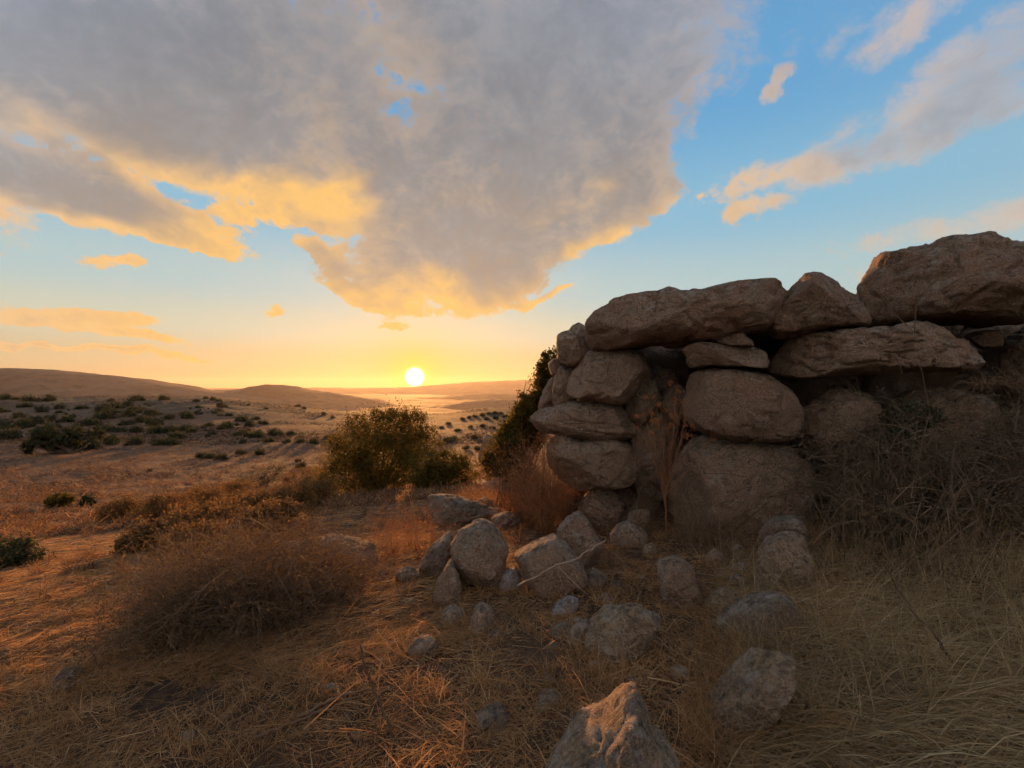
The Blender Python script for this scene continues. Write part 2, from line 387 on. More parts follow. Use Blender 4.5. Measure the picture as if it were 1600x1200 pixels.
def ridge(name, prof, dist, depth, seed, label):
    px = np.array([p[0] for p in prof], float); py = np.array([p[1] for p in prof], float)
    n, mrow = 260, 26
    xs = np.linspace(px[0], px[-1], n); ys = np.interp(xs, px, py)
    kw = np.exp(-.5*(np.arange(-9, 10)/4.)**2); kw /= kw.sum(); ys = np.convolve(np.pad(ys, 9, mode='edge'), kw, 'valid')
    u = np.linspace(-1, 1, mrow)
    d = dist+u[:, None]*depth
    xx = (xs[None]-CX)/F*dist*np.ones_like(d); yy = d*np.ones_like(xx)
    crest = EYE-(ys-HZ)/F*dist
    base = -100.0
    shape = np.cos(u*np.pi/2)**1.2
    pts = np.stack([xx, yy, np.full_like(xx, seed)], -1).reshape(-1, 3)
    rough = fbm(pts*(3.0/dist)*np.array([4, 2.2, 1]), 5).reshape(xx.shape)
    tiny = fbm(pts*(60.0/dist), 3).reshape(xx.shape)
    amp = np.maximum(crest-base, 1)
    zz = base+amp[None]*shape[:, None]*(1+.34*rough*(1-shape[:, None]**5))+tiny*dist*.0014
    V = np.stack([xx, yy, zz], -1).reshape(-1, 3)
    i, j = np.meshgrid(np.arange(mrow-1), np.arange(n-1), indexing='ij')
    Fq = np.stack([i*n+j, i*n+j+1, (i+1)*n+j+1, (i+1)*n+j], -1).reshape(-1, 4)
    o = mesh_obj(name, V, Fq, HILL); tag(o, label, kind='structure'); return o
ridge('mountain', [(-900,640),(-500,600),(-200,583),(0,575),(60,576),(150,584),(250,600),(320,611),(400,624),(480,640),(600,660)], 1700, 650, 3.1, 'long dark mountain at the edge of the plain')
ridge('hill', [(180,640),(260,622),(320,610.5),(375,608.5),(405,603),(428,600),(450,603),(475,609),(520,614),(560,621),(620,634),(700,652)], 2100, 500, 8.7, 'rounded hill with a small summit')
ridge('hill', [(200,668),(300,652),(360,641),(420,634),(480,636),(540,645),(620,660),(700,674)], 750, 200, 5.2, 'low spur of scrub in front of the rounded hill')
ridge('mountain', [(-700,612),(300,607),(480,606),(600,606.5),(660,605),(685,600),(760,596),(820,593.5),(900,593),(1050,598),(1300,605),(1700,612)], 7000, 1300, 9.9, 'farthest faint ridge beside the sun')
ridge('hill', [(520,634),(640,622),(700,619),(760,614),(850,617),(1000,612),(1300,625)], 3600, 600, 4.4, 'faint hazy ridge below the farthest one')
ridge('hill', [(560,648),(660,636),(720,629),(770,623),(850,627),(1000,622),(1300,640)], 2000, 400, 6.4, 'hazy low ridge beyond the valley')

# ------------------------------------------------------------------ rocks
def smooth_outline(pts, n, sharp):
    p = np.asarray(pts, float); m_ = len(p)
    if ((p[:, 0]*np.roll(p[:, 1], -1)-np.roll(p[:, 0], -1)*p[:, 1]).sum()) < 0: p = p[::-1]
    out = []
    for k_ in range(m_):
        a, b, c, d = p[k_-1], p[k_], p[(k_+1) % m_], p[(k_+2) % m_]
        for t in np.linspace(0, 1, 10, endpoint=False):
            cr_ = .5*((2*b)+(-a+c)*t+(2*a-5*b+4*c-d)*t*t+(-a+3*b-3*c+d)*t**3)
            out.append(cr_*(1-sharp)+(b+(c-b)*t)*sharp)
    out = np.array(out); L = np.r_[0, np.cumsum(np.linalg.norm(np.diff(np.vstack([out, out[:1]]), axis=0), axis=1))]
    o2 = np.vstack([out, out[:1]]); tt = np.linspace(0, L[-1], n, endpoint=False)
    return np.stack([np.interp(tt, L, o2[:, 0]), np.interp(tt, L, o2[:, 1])], -1)
def rock(name, pts, depth, thick, mat=None, sharp=.25, pw=.75, rough=1.0, seed=0, nu=110, nv=52, planes=7, strata=0.0, parent=None, off=(0, 0), sc_=1.0, lean=0.0):
    """a solid stone: outline (photo pixels) set upright at its own depth and swollen to its own thickness along the line of sight"""
    pts = np.asarray(pts, float)/sc_+np.asarray(off, float)
    O = smooth_outline(pts, nu, sharp); c = O.mean(0); r_ = np.random.default_rng(seed+101)
    ray = np.array([(c[0]-CX)/F, 1.0, 0.0]); ray /= np.linalg.norm(ray)
    C = P3(c[0], c[1], depth)
    # plane facing the eye horizontally
    right = np.array([ray[1], -ray[0], 0.0])
    def place(p):
        d = np.array([(p[0]-CX)/F, 1.0, -(p[1]-HZ)/F]); e = np.array([0, 0, EYE])
        t = np.dot(C-e, ray)/np.dot(d, ray); return e+d*t
    W = np.array([place(p) for p in O])-C
    v = np.linspace(0, np.pi, nv+2)[1:-1]
    s = np.sin(v)**pw; h = -np.sign(np.cos(v))*np.abs(np.cos(v))**pw
    Q = s[:, None, None]*W[None]+(h*thick*.5)[:, None, None]*ray
    Q[..., 2] += (h*thick*.5*lean)[:, None]
    Q = Q.reshape(-1, 3)
    Q = np.vstack([Q, -ray*thick*.5+[0, 0, -thick*.5*lean], ray*thick*.5+[0, 0, thick*.5*lean]])
    up = np.array([0, 0, 1.0]); ext0 = [((Q@ax_).min(), (Q@ax_).max()) for ax_ in (right, up)]
    for k_ in range(planes):
        a, b = r_.uniform(-1.1, 1.1), r_.uniform(-.9, .9)
        nrm = -ray*math.cos(a)*math.cos(b)+right*math.sin(a)+up*math.sin(b)
        if k_ % 3 == 2: nrm = nrm+2*ray*np.dot(nrm, -ray)
        nrm /= np.linalg.norm(nrm); pr = Q@nrm; hh = r_.uniform(.72, .93)*pr.max()
        Q = Q-np.outer(np.maximum(pr-hh, 0)*.88, nrm)
    size = np.linalg.norm(W, axis=1).mean()
    dirn = Q/np.maximum(np.linalg.norm(Q, axis=1), 1e-6)[:, None]
    sp = r_.uniform(-50, 50, 3)
    dsp = size*rough*(.085*fbm(Q/size*1.25+sp, 4, .55)+.030*fbm(Q/size*5+sp, 3, .55)+.014*fbm(Q/size*15+sp, 2))
    rid = np.abs(perlin(Q/size*2.1+sp+9)); dsp -= size*rough*.05*np.clip(.16-rid, 0, 1)/.16
    if strata:
        w = fbm(Q/size*1.1+sp, 2)*.35; ax = Q@(up*.95+right*.2)/size
        dsp -= size*strata*.06*(np.abs(((ax*5.0+w*4) % 1)-.5) < .09)*(perlin(Q/size*1.5+sp+3) > -.1)
    Q = Q+dirn*dsp[:, None]
    for ax_, (lo_, hi_) in zip((right, up), ext0):
        pr = Q@ax_; Q = Q+np.outer((pr-pr.min())/(pr.max()-pr.min())*(hi_-lo_)+lo_-pr, ax_)
    n0 = nv*nu; i, j = np.meshgrid(np.arange(nv-1), np.arange(nu), indexing='ij'); j2 = (j+1) % nu
    Fq = np.stack([i*nu+j, i*nu+j2, (i+1)*nu+j2, (i+1)*nu+j], -1).reshape(-1, 4)
    jj = np.arange(nu); jn = (jj+1) % nu
    T1 = np.stack([np.full(nu, n0), jn, jj, jj], -1); T2 = np.stack([np.full(nu, n0+1), (nv-1)*nu+jj, (nv-1)*nu+jn, (nv-1)*nu+jn], -1)
    me = bpy.data.meshes.new(name)
    faces = [tuple(f) for f in Fq.tolist()]+[tuple(f[:3]) for f in T1.tolist()]+[tuple(f[:3]) for f in T2.tolist()]
    me.from_pydata(Q.astype(float).tolist(), [], faces); me.update()
    bm_ = bmesh.new(); bm_.from_mesh(me); bmesh.ops.recalc_face_normals(bm_, faces=bm_.faces)
    for f_ in bm_.faces: f_.smooth = True
    bm_.to_mesh(me); bm_.free()
    me.materials.append(mat or ROCK)
    o = bpy.data.objects.new(name, me); col.objects.link(o)
    if parent: o.parent = parent; o.location = Vector(C)-parent.location
    else: o.location = C
    return o

# the wall of the old tower, a convex curve of boulders
_wx = [800,840,880,950,1050,1150,1300,1450,1600,1800]; _wd = [8.3,7.6,7.0,6.35,5.8,5.5,5.2,5.1,5.2,5.6]
def facade(px): return float(np.interp(px, _wx, _wd))
wall = empty('stone_wall', (2.6, 6.0, float(gz(np.array([2.6]), np.array([6.0]))[0])))
tag(wall, 'curved ruined dry stone wall of huge weathered boulders', 'wall')
Z1, Z2, Z3, Z5, Z6 = (820, 340), (1180, 340), (820, 600), (560, 720), (800, 880)
def stone(pts, thick, back=0.0, z=None, seed=0, label=None, mat=None, **kw):
    p = np.asarray(pts, float)
    if z: p = p/3.75+np.array(z)
    if seed < 20: c_ = p.mean(0); p = c_+(p-c_)*(1.10 if p[:, 0].mean() < 985 else 1.03)
    d = facade(p[:, 0].mean())+back+thick*.45
    o = rock('boulder', p, d, thick, mat, seed=seed, parent=wall, **kw)
    if label: o['label'] = label
    return o
stone([(362,650),(380,600),(450,550),(550,490),(600,475),(770,450),(830,425),(880,440),(1000,440),(1150,405),(1250,385),(1400,383),(1480,400),(1515,450),(1470,520),(1420,610),(1360,660),(1200,690),(1050,730),(900,742),(750,737),(600,760),(480,775),(400,770),(372,720)], 1.5, -.25, Z1, 1, 'long sloping lintel boulder on top of the wall', nu=150, nv=64)
stone([(190,740),(200,690),(260,665),(275,640),(310,625),(355,645),(365,700),(382,770),(350,830),(280,865),(215,845),(195,810)], .8, -.1, Z1, 2, mat=ROCKW)
stone([(140,860),(190,822),(240,850),(225,905),(165,925)], .6, .0, Z1, 3, mat=ROCKW, nu=60, nv=30)
stone([(165,1000),(185,910),(220,875),(285,870),(310,900),(285,960),(285,1020),(300,1075),(200,1115),(170,1080)], .8, -.05, Z1, 4, mat=ROCKW)
stone([(265,950),(310,890),(390,800),(450,778),(600,785),(680,825),(730,900),(745,980),(720,1050),(640,1085),(480,1080),(330,1060),(272,1020)], 1.3, -.1, Z1, 5, mat=ROCKW)
stone([(720,910),(800,868),(890,905),(895,960),(860,1040),(740,1080),(700,1000)], .8, .75, Z1, 6, mat=ROCKD)
stone([(930,780),(985,742),(1050,735),(1200,755),(1330,757),(1400,790),(1425,850),(1400,885),(1250,880),(1100,872),(990,882),(960,850),(955,815)], 1.1, -.1, Z1, 7, sharp=.5, pw=.55, strata=.6)
stone([(1130,740),(1140,710),(1280,680),(1335,730),(1335,762),(1200,760)], .7, .0, Z1, 8, sharp=.7, pw=.5, nu=70, nv=34)
stone([(1075,600),(1090,582),(1140,575),(1190,584),(1235,612),(1252,640),(1252,665),(1235,686),(1200,692),(1130,684),(1085,667),(1069,635)], 1.35, -.15, None, 9, 'big rounded pale boulder in the middle course', rough=.7)
stone([(1045,765),(1053,720),(1075,690),(1110,677),(1180,688),(1235,698),(1266,735),(1270,790),(1255,840),(1150,860),(1070,840),(1047,800)], 1.7, -.2, None, 10, 'largest base boulder of the wall', rough=.8)
stone([(832,658),(860,637),(900,627),(955,629),(985,645),(1002,665),(985,682),(930,686),(880,678),(846,672)], 1.0, -.1, None, 11, mat=ROCKW, strata=.6)
stone([(860,700),(880,677),(905,684),(940,684),(975,690),(996,720),(985,755),(930,762),(880,755),(860,730)], 1.1, -.15, None, 12, mat=ROCKW)
stone([(842,645),(849,612),(862,592),(876,600),(872,640),(856,656)], .6, .25, None, 13, mat=ROCKW, nu=60, nv=30)
stone([(975,600),(1005,580),(1030,600),(1035,650),(1005,672),(978,650)], .7, .45, None, 25, mat=ROCKD, planes=9)  # this and the next dark stone are added to darken the cavity
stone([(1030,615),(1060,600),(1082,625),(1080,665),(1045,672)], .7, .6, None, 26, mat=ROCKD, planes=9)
stone([(985,655),(1040,640),(1078,680),(1065,770),(1010,800),(980,720)], .9, .55, None, 14, mat=ROCKD)  # dark stone standing in for the shade of this gap
stone([(65,600),(90,560),(150,500),(230,410),(300,345),(430,342),(480,370),(560,430),(630,500),(670,580),(660,630),(580,650),(400,668),(280,692),(180,712),(90,690),(68,650)], 1.4, -.15, Z2, 15, 'dome shaped boulder on top of the wall', sharp=.35)
stone([(610,440),(640,370),(680,280),(780,230),(940,185),(1050,160),(1200,135),(1390,128),(1450,165),(1575,172),(1750,190),(1850,380),(1750,580),(1500,620),(1200,600),(1000,620),(850,640),(720,648),(680,600),(655,530)], 1.9, -.3, Z2, 16, 'massive block crowning the right end of the wall', sharp=.5, pw=.62, nu=150, nv=64, rough=1.1)
stone([(75,880),(100,830),(160,760),(240,710),(400,680),(600,660),(800,648),(920,625),(1040,640),(1150,680),(1260,710),(1310,770),(1310,860),(1250,890),(1000,892),(800,907),(600,917),(450,932),(350,942),(220,932),(110,915)], 1.5, -.2, Z2, 17, 'long flat layered slab under the dome boulder', sharp=.4, pw=.6, strata=1.0, nu=150, nv=64)
stone([(1450,740),(1480,690),(1575,655),(1800,640),(1900,900),(1800,1060),(1500,1040),(1425,920)], 1.5, -.1, Z2, 18, strata=.5)
stone([(1225,690),(1330,665),(1430,670),(1450,750),(1330,770),(1260,730)], .8, .25, Z2, 19, nu=70, nv=34)
stone([(1360,650),(1420,608),(1500,606),(1560,630),(1570,710),(1480,750),(1390,730)], 1.2, -.05, None, 20)
stone([(1250,640),(1300,605),(1360,612),(1385,660),(1360,715),(1280,720),(1250,690)], 1.0, .25, None, 21, mat=ROCKW)
stone([(1265,740),(1320,712),(1400,722),(1425,790),(1400,850),(1290,855),(1262,800)], 1.0, .25, None, 27, mat=ROCK)
stone([(1400,740),(1500,715),(1640,690),(1700,800),(1650,900),(1450,900),(1395,830)], 1.2, .2, None, 22, mat=ROCKD)
stone([(866,630),(880,560),(930,528),(1080,508),(1240,500),(1330,522),(1400,505),(1650,480),(1800,500),(1850,800),(1500,880),(1100,850),(900,770)], 2.6, 1.45, None, 23, 'shadowed rubble core behind the facing boulders', mat=ROCKD, nu=150, nv=64, rough=1.6, pw=.5)  # coloured dark so that the gaps read as deep shade
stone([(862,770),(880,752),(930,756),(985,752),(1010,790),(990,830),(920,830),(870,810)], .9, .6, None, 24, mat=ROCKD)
# second ring of boulders, unseen, added to block skylight from the wall's gaps
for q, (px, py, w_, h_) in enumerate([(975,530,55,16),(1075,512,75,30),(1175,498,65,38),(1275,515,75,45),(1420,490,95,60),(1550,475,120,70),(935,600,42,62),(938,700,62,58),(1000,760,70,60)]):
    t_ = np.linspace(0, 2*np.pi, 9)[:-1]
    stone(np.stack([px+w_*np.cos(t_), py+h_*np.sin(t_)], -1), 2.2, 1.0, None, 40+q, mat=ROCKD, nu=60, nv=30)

def fallen(name, pts, thick, z=None, seed=0, label='', mat=None, bottom=None, dk=.38, **kw):
    p = np.asarray(pts, float)
    if z: p = p/3.75+np.array(z)
    yb = bottom if bottom else p[:, 1].max()-4
    d = ground_depth(p[:, 0].mean(), yb)+thick*dk
    p = p.copy(); cy = p[:, 1].mean(); p[:, 1] = np.where(p[:, 1] > cy, cy+(p[:, 1]-cy)*1.16, p[:, 1])   # the stone goes on a little below the soil
    o = rock(name, p, d, thick, mat, seed=seed, **kw); tag(o, label, 'rock')
    o.location.z -= .07*o.dimensions.z
    return o
fallen('rock', [(535,470),(580,385),(650,345),(710,318),(790,345),(850,410),(880,480),(860,580),(840,650),(800,745),(740,775),(690,700),(610,650),(550,570)], .55, Z5, 201, 'upright rounded grey boulder beside the tilted block', sharp=.4)
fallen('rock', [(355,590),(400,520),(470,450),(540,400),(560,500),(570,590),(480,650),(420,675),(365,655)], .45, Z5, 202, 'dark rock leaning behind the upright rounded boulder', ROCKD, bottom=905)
fallen('rock', [(440,740),(480,660),(540,560),(595,650),(605,760),(590,860),(480,865),(425,815)], .35, Z5, 203, 'pointed pale slab at the foot of the upright rounded boulder', ROCKW, sharp=.6, strata=.5)
fallen('rock', [(822,665),(920,608),(965,690),(965,740),(850,775),(828,720)], .18, Z5, 204, 'small squared pale stone wedged against the tilted block', ROCKP, sharp=.75, pw=.5, nu=60, nv=30)
fallen('rock', [(915,520),(1000,470),(1150,405),(1220,470),(1330,620),(1335,655),(1200,725),(1050,815),(990,720),(940,620)], .4, Z5, 205, 'squared tilted block with a bleached branch across it', sharp=.8, pw=.42, rough=.55, planes=4)
fallen('rock', [(1160,390),(1220,310),(1290,268),(1340,310),(1390,400),(1435,480),(1400,560),(1320,600),(1250,520)], .4, Z5, 206, 'striped narrow block leaning on the squared tilted block', sharp=.8, pw=.45, rough=.5, strata=1.0, planes=4, bottom=895)
fallen('rock', [(1130,870),(1160,830),(1230,785),(1290,800),(1280,860),(1230,920),(1160,930)], .18, Z5, 207, 'small bluish white stone below the tilted blocks', ROCKP, nu=60, nv=30)
fallen('rock', [(650,950),(680,860),(730,820),(790,860),(800,940),(800,1010),(730,1040),(650,1010)], .25, Z5, 208, 'knobbly brown stone below the upright rounded boulder', ROCKW, nu=70, nv=34)
fallen('rock', [(775,1000),(815,975),(835,1010),(825,1055),(785,1050)], .1, Z5, 209, 'fist sized stone touching the knobbly brown stone', ROCKW, nu=40, nv=20)
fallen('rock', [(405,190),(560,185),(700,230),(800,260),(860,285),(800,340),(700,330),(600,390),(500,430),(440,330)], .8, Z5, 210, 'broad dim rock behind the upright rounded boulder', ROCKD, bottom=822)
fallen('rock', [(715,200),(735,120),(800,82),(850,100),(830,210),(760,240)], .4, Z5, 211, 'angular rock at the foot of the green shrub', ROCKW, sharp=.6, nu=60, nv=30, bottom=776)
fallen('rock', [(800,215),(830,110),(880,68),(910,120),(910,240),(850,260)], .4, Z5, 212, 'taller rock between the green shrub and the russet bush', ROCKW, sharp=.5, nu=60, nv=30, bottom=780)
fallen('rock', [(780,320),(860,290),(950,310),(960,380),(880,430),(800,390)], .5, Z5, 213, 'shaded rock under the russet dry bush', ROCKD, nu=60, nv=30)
fallen('rock', [(310,690),(370,610),(430,580),(530,605),(575,700),(570,800),(480,870),(400,830),(340,750)], .6, Z3, 214, 'brown boulder behind the striped narrow block', ROCKW, sharp=.4)
fallen('rock', [(600,760),(660,725),(730,730),(740,820),(700,880),(620,870)], .35, Z3, 215, 'low brown stone in the dead stalks below the wall', ROCKW, nu=60, nv=30)
fallen('rock', [(410,520),(430,430),(460,330),(540,240),(650,228),(720,240),(830,285),(855,350),(790,430),(720,560),(600,610),(480,605)], .42, Z6, 216, 'yellow lichened angular boulder in the straw', ROCKG, sharp=.55, planes=9, rough=1.3)
fallen('rock', [(305,430),(360,370),(450,335),(450,430),(410,495),(330,485)], .25, Z6, 217, 'small brown stone tucked against the lichened angular boulder', ROCKW, nu=60, nv=30)
fallen('rock', [(1026,872),(1060,863),(1085,888),(1100,930),(1092,960),(1045,950),(1033,910)], .35, None, 218, 'tapering upright stone below the largest base boulder', sharp=.4)
fallen('rock', [(1173,905),(1180,860),(1195,835),(1225,824),(1260,834),(1273,870),(1268,915),(1232,936),(1185,930)], .5, None, 219, 'squat cracked block beside the bramble thicket', ROCKG, sharp=.5, pw=.55, strata=.4)
fallen('rock', [(1098,945),(1110,925),(1132,917),(1158,928),(1160,945),(1130,957)], .2, None, 220, 'small round stone on the dark grey boulder', ROCKG, nu=60, nv=30)
fallen('rock', [(1100,985),(1115,962),(1180,928),(1225,926),(1250,950),(1252,990),(1200,1008),(1120,1002)], .45, None, 221, 'dark grey boulder half sunk in the grass bank', ROCKD, sharp=.3)
fallen('rock', [(1082,1135),(1097,1100),(1142,1062),(1180,1028),(1210,1014),(1238,1020),(1246,1040),(1222,1075),(1188,1106),(1160,1140),(1135,1158),(1098,1148)], .30, None, 222, 'long flat slab sloping down through the grass', ROCKG, sharp=.6, rough=.9, pw=.5, planes=4, lean=.35)
fallen('rock', [(140,1290),(195,1150),(300,1050),(370,965),(490,945),(560,880),(650,800),(740,790),(800,930),(840,1060),(950,1180),(1000,1200),(960,1340),(600,1420),(250,1390)], .62, Z6, 223, 'big ridged rock with ochre lichen in the foreground', ROCKG, sharp=.7, nu=150, nv=64, planes=5, rough=1.2, bottom=1345)
fallen('rock', [(120,850),(160,775),(260,770),(300,830),(270,890),(170,900)], .22, Z6, 224, 'weathered stone sunk in straw above the big ridged rock', ROCKW, nu=60, nv=30)
fallen('rock', [(1142,884),(1152,876),(1168,880),(1172,893),(1158,903),(1145,897)], .1, None, 225, 'small ochre stone beside the squat cracked block', ROCKG, nu=40, nv=20)
fallen('rock', [(1005,852),(1020,846),(1028,860),(1024,874),(1008,872)], .12, None, 226, 'small tan stone above the tapering upright stone', ROCKG, nu=40, nv=20)
fallen('rock', [(740,1120),(765,1100),(790,1110),(795,1135),(770,1150),(742,1142)], .2, None, 227, 'dark buried stone left of the big ridged rock', ROCKD, nu=60, nv=30)
fallen('rock', [(632,1015),(655,995),(680,992),(690,1008),(665,1028),(638,1032)], .2, None, 228, 'half buried grey stone in the sunlit straw', ROCKD, nu=60, nv=30)
fallen('rock', [(425,850),(470,838),(520,832),(560,838),(590,852),(575,890),(510,905),(450,890)], .7, None, 229, 'flat pale topped slab behind the dry thorn bush', ROCKW, sharp=.4)
fallen('rock', [(625,712),(645,692),(668,690),(690,708),(685,725),(640,728)], 1.0, None, 230, 'grey boulder half hidden by the big round bush', ROCKW, nu=60, nv=30, bottom=738)
fallen('rock', [(748,722),(752,686),(762,675),(776,684),(778,724)], .5, None, 231, 'upright stone beyond the green shrub', ROCKD, nu=60, nv=30, bottom=724)
fallen('rock', [(78,1070),(100,1046),(130,1042),(142,1064),(115,1085)], .25, None, 232, 'dark low stone alone on the bare slope', ROCKD, nu=60, nv=30)
fallen('rock', [(1040,1052),(1060,1040),(1080,1045),(1075,1062),(1048,1066)], .15, None, 233, 'small stone in the grass beside the lichened angular boulder', ROCKG, nu=40, nv=20)
fallen('rock', [(1185,828),(1210,806),(1245,806),(1262,826),(1235,842),(1195,842)], .4, None, 234, 'mossy stone between the base boulder and the squat block', ROCKD, nu=60, nv=30, bottom=900)

for q, (px, py, w_, h_, lab) in enumerate([(985,835,30,26,'squarish brown rock between the striped block and the base boulder'),(1118,872,20,17,'dull brown rock beside the tapering upright stone'),(1152,908,17,13,'grey lump of rock below the small ochre stone'),(945,940,17,11,'sunken brown rock right of the bluish white stone'),
        (1010,972,22,15,'weathered rock right of the lichened angular boulder'),(880,990,20,14,'half sunk brown rock left of the lichened angular boulder'),(705,965,20,16,'cracked brown rock under the pointed pale slab'),(760,795,26,20,'reddish rock behind the upright rounded boulder beside the russet bush'),(640,900,24,14,'low brown rock on the slope beside the leaning dark rock'),(925,905,22,18,'dark brown rock under the squared tilted block')]):
    t_ = np.linspace(0, 2*np.pi, 9)[:-1]; f_ = np.random.default_rng(q+70).uniform(.78, 1.2, 8)
    fallen('rock', np.stack([px+w_*f_*np.cos(t_), py+h_*f_*np.sin(t_)], -1), w_*.011, None, 260+q, lab, [ROCKW, ROCK, ROCKD][q % 3], nu=64, nv=32, sharp=.7, pw=.55, planes=9)
r4 = np.random.default_rng(44)
for q, (px, py) in enumerate([(705,985),(735,1010),(600,1035),(820,985),(865,1010),(905,975),(930,1040),(1010,985),(1075,1010),(1000,905),(960,915),(1130,900),(1150,860),(1095,875),(520,1075),(690,1075),(850,1060),(640,940),(575,985),(660,1130),(560,1150),(1040,1100),(985,1065),(300,1150),(220,1120),(420,1060)]):
    w_ = r4.uniform(6, 15); t_ = np.linspace(0, 2*np.pi, 8)[:-1]; f_ = r4.uniform(.7, 1.2, 7)
    near_ = 'fist sized stone lying in the straw among the fallen rocks' if px > 590 else 'fist sized stone lying on the open straw slope'
    o_ = fallen('stone', np.stack([px+w_*f_*np.cos(t_), py+w_*.75*f_*np.sin(t_)], -1), w_*.006, None, 300+q, near_, [ROCKW, ROCKD, ROCKG][q % 3], nu=28, nv=14, sharp=.6)
    o_['category'] = 'stone'; o_['group'] = near_.replace('stone', 'stones')

# ------------------------------------------------------------------ plants: ribbons and leaves
def ribbons(base, direc, length, width, k=3, droop=.3, wob=.15, r_=rng):
    """n curved tapering blades; returns vertices and quads"""
    n = len(base); direc = direc/np.linalg.norm(direc, axis=1)[:, None]
    side = np.cross(direc, r_.normal(size=(n, 3))); side /= np.maximum(np.linalg.norm(side, axis=1), 1e-6)[:, None]
    bend = np.cross(direc, side)*(r_.normal(size=n)*wob)[:, None]
    pts = []
    for s in range(k+1):
        t = s/k
        p = base+direc*(length*t)[:, None]+bend*(length*t*t)[:, None]
        p[:, 2] -= droop*length*t*t
        w = (width*(1-.78*t))[:, None]*.5
        pts.append(p-side*w); pts.append(p+side*w)
    V = np.stack(pts, 1).reshape(-1, 3); m_ = 2*(k+1)
    b0 = (np.arange(n)*m_)[:, None]
    Fq = np.concatenate([b0+np.array([[2*s, 2*s+1, 2*s+3, 2*s+2]]) for s in range(k)], 0)
    return V, Fq
def leaves(pos, size, r_=rng, normal=None):
    n = len(pos); a = r_.normal(size=(n, 3)); a /= np.linalg.norm(a, axis=1)[:, None]
    b = np.cross(a, r_.normal(size=(n, 3))); b /= np.linalg.norm(b, axis=1)[:, None]
    s = (size*r_.uniform(.6, 1.3, n))[:, None]
    V = np.stack([pos-a*s, pos+b*s*.42, pos+a*s, pos-b*s*.42], 1).reshape(-1, 3)
    return V, np.arange(n*4).reshape(n, 4)
def tube(path, r0, r1, sides=6):
    path = np.asarray(path, float); n = len(path); V = []
    for k_ in range(n):
        t = path[min(k_+1, n-1)]-path[max(k_-1, 0)]; t /= np.linalg.norm(t)+1e-9
        a = np.cross(t, [.31, .52, .79]); a /= np.linalg.norm(a); b = np.cross(t, a)
        rr = r0+(r1-r0)*k_/(n-1); th = np.linspace(0, 2*np.pi, sides, endpoint=False)
        V.append(path[k_]+rr*(np.cos(th)[:, None]*a+np.sin(th)[:, None]*b))
    V = np.vstack(V); i, j = np.meshgrid(np.arange(n-1), np.arange(sides), indexing='ij'); j2 = (j+1) % sides
    return V, np.stack([i*sides+j, i*sides+j2, (i+1)*sides+j2, (i+1)*sides+j], -1).reshape(-1, 4)
def join(parts):
    V, Fq, o = [], [], 0
    for v, f in parts: V.append(v); Fq.append(f+o); o += len(v)
    return np.vstack(V), np.vstack(Fq)
def wander(a, b, n, amp, r_):
    t = np.linspace(0, 1, n)[:, None]; p = a+(b-a)*t
    w = np.cumsum(r_.normal(size=(n, 3)), 0); w -= w[0]; w *= amp*np.linalg.norm(b-a)/n
    return p+w*np.sqrt(t)

def bush(name, clumps, depth, label, cat='bush', n=6000, leaf=.03, mat=LEAF, twigmat=BARK, group=None, squash=1.0, base_px=None, stems=7, seed=0, fuzz=0, fuzzmat=None, sub=26, stem_r=.03):
    """clumps: (column, row, radius in photo pixels, depth offset in metres)"""
    r_ = np.random.default_rng(seed+500)
    cs = np.array([np.r_[P3(c[0], c[1], depth+(c[3] if len(c) > 3 else 0)), c[2]*depth/F] for c in clumps])
    bx = np.mean([c[0] for c in clumps]) if base_px is None else base_px[0]
    x0 = (bx-CX)/F*depth; root = np.array([x0, depth, float(gz(np.array([x0]), np.array([depth]))[0])])
    o = empty(name, root)
    tag(o, label, cat, group)
    w = cs[:, 3]**2; pos = []; subs = []
    for c, k_ in zip(cs, (n*w/w.sum()).astype(int)):
        m_ = max(4, int(sub*w[0]**0 ))
        dd = r_.normal(size=(m_, 3)); dd /= np.linalg.norm(dd, axis=1)[:, None]
        sc_ = c[:3]+dd*(c[3]*r_.uniform(.35, 1.0, m_)**.6)[:, None]*np.array([1, 1, squash])
        subs.append(sc_)
        pick = r_.integers(0, m_, k_)
        pos.append(sc_[pick]+r_.normal(size=(k_, 3))*(c[3]*.20*r_.uniform(.5, 1.6, m_)[pick])[:, None])
    pos = np.vstack(pos); subs = np.vstack(subs)
    pos = pos[pos[:, 2] > gz(pos[:, 0], pos[:, 1])+.01]
    V, Fq = leaves(pos-root, np.full(len(pos), leaf), r_)
    cr_ = mesh_obj('foliage', V, Fq, mat, o, smooth=False); cr_['kind'] = 'stuff'
    tips = subs[r_.permutation(len(subs))[:stems*4]]
    parts = [tube(wander(np.r_[r_.normal(size=2)*.12, -.05], s-root, 6, .25, r_), stem_r*r_.uniform(.5, 1), stem_r*.15, 5) for s in tips]
    st = mesh_obj('stems', *join(parts), twigmat, o); st['kind'] = 'stuff'
    if fuzz:
        pk = subs[r_.integers(0, len(subs), fuzz)]-root
        dr = pk/np.linalg.norm(pk, axis=1)[:, None]+r_.normal(size=(fuzz, 3))*.5
        V, Fq = ribbons(pk-dr*.1, dr, r_.uniform(.10, .35, fuzz)*cs[:, 3].mean()*1.6, np.full(fuzz, leaf*.22), 2, .1, .3, r_)
        tw = mesh_obj('twigs', V, Fq, fuzzmat or twigmat, o); tw['kind'] = 'stuff'
    return o
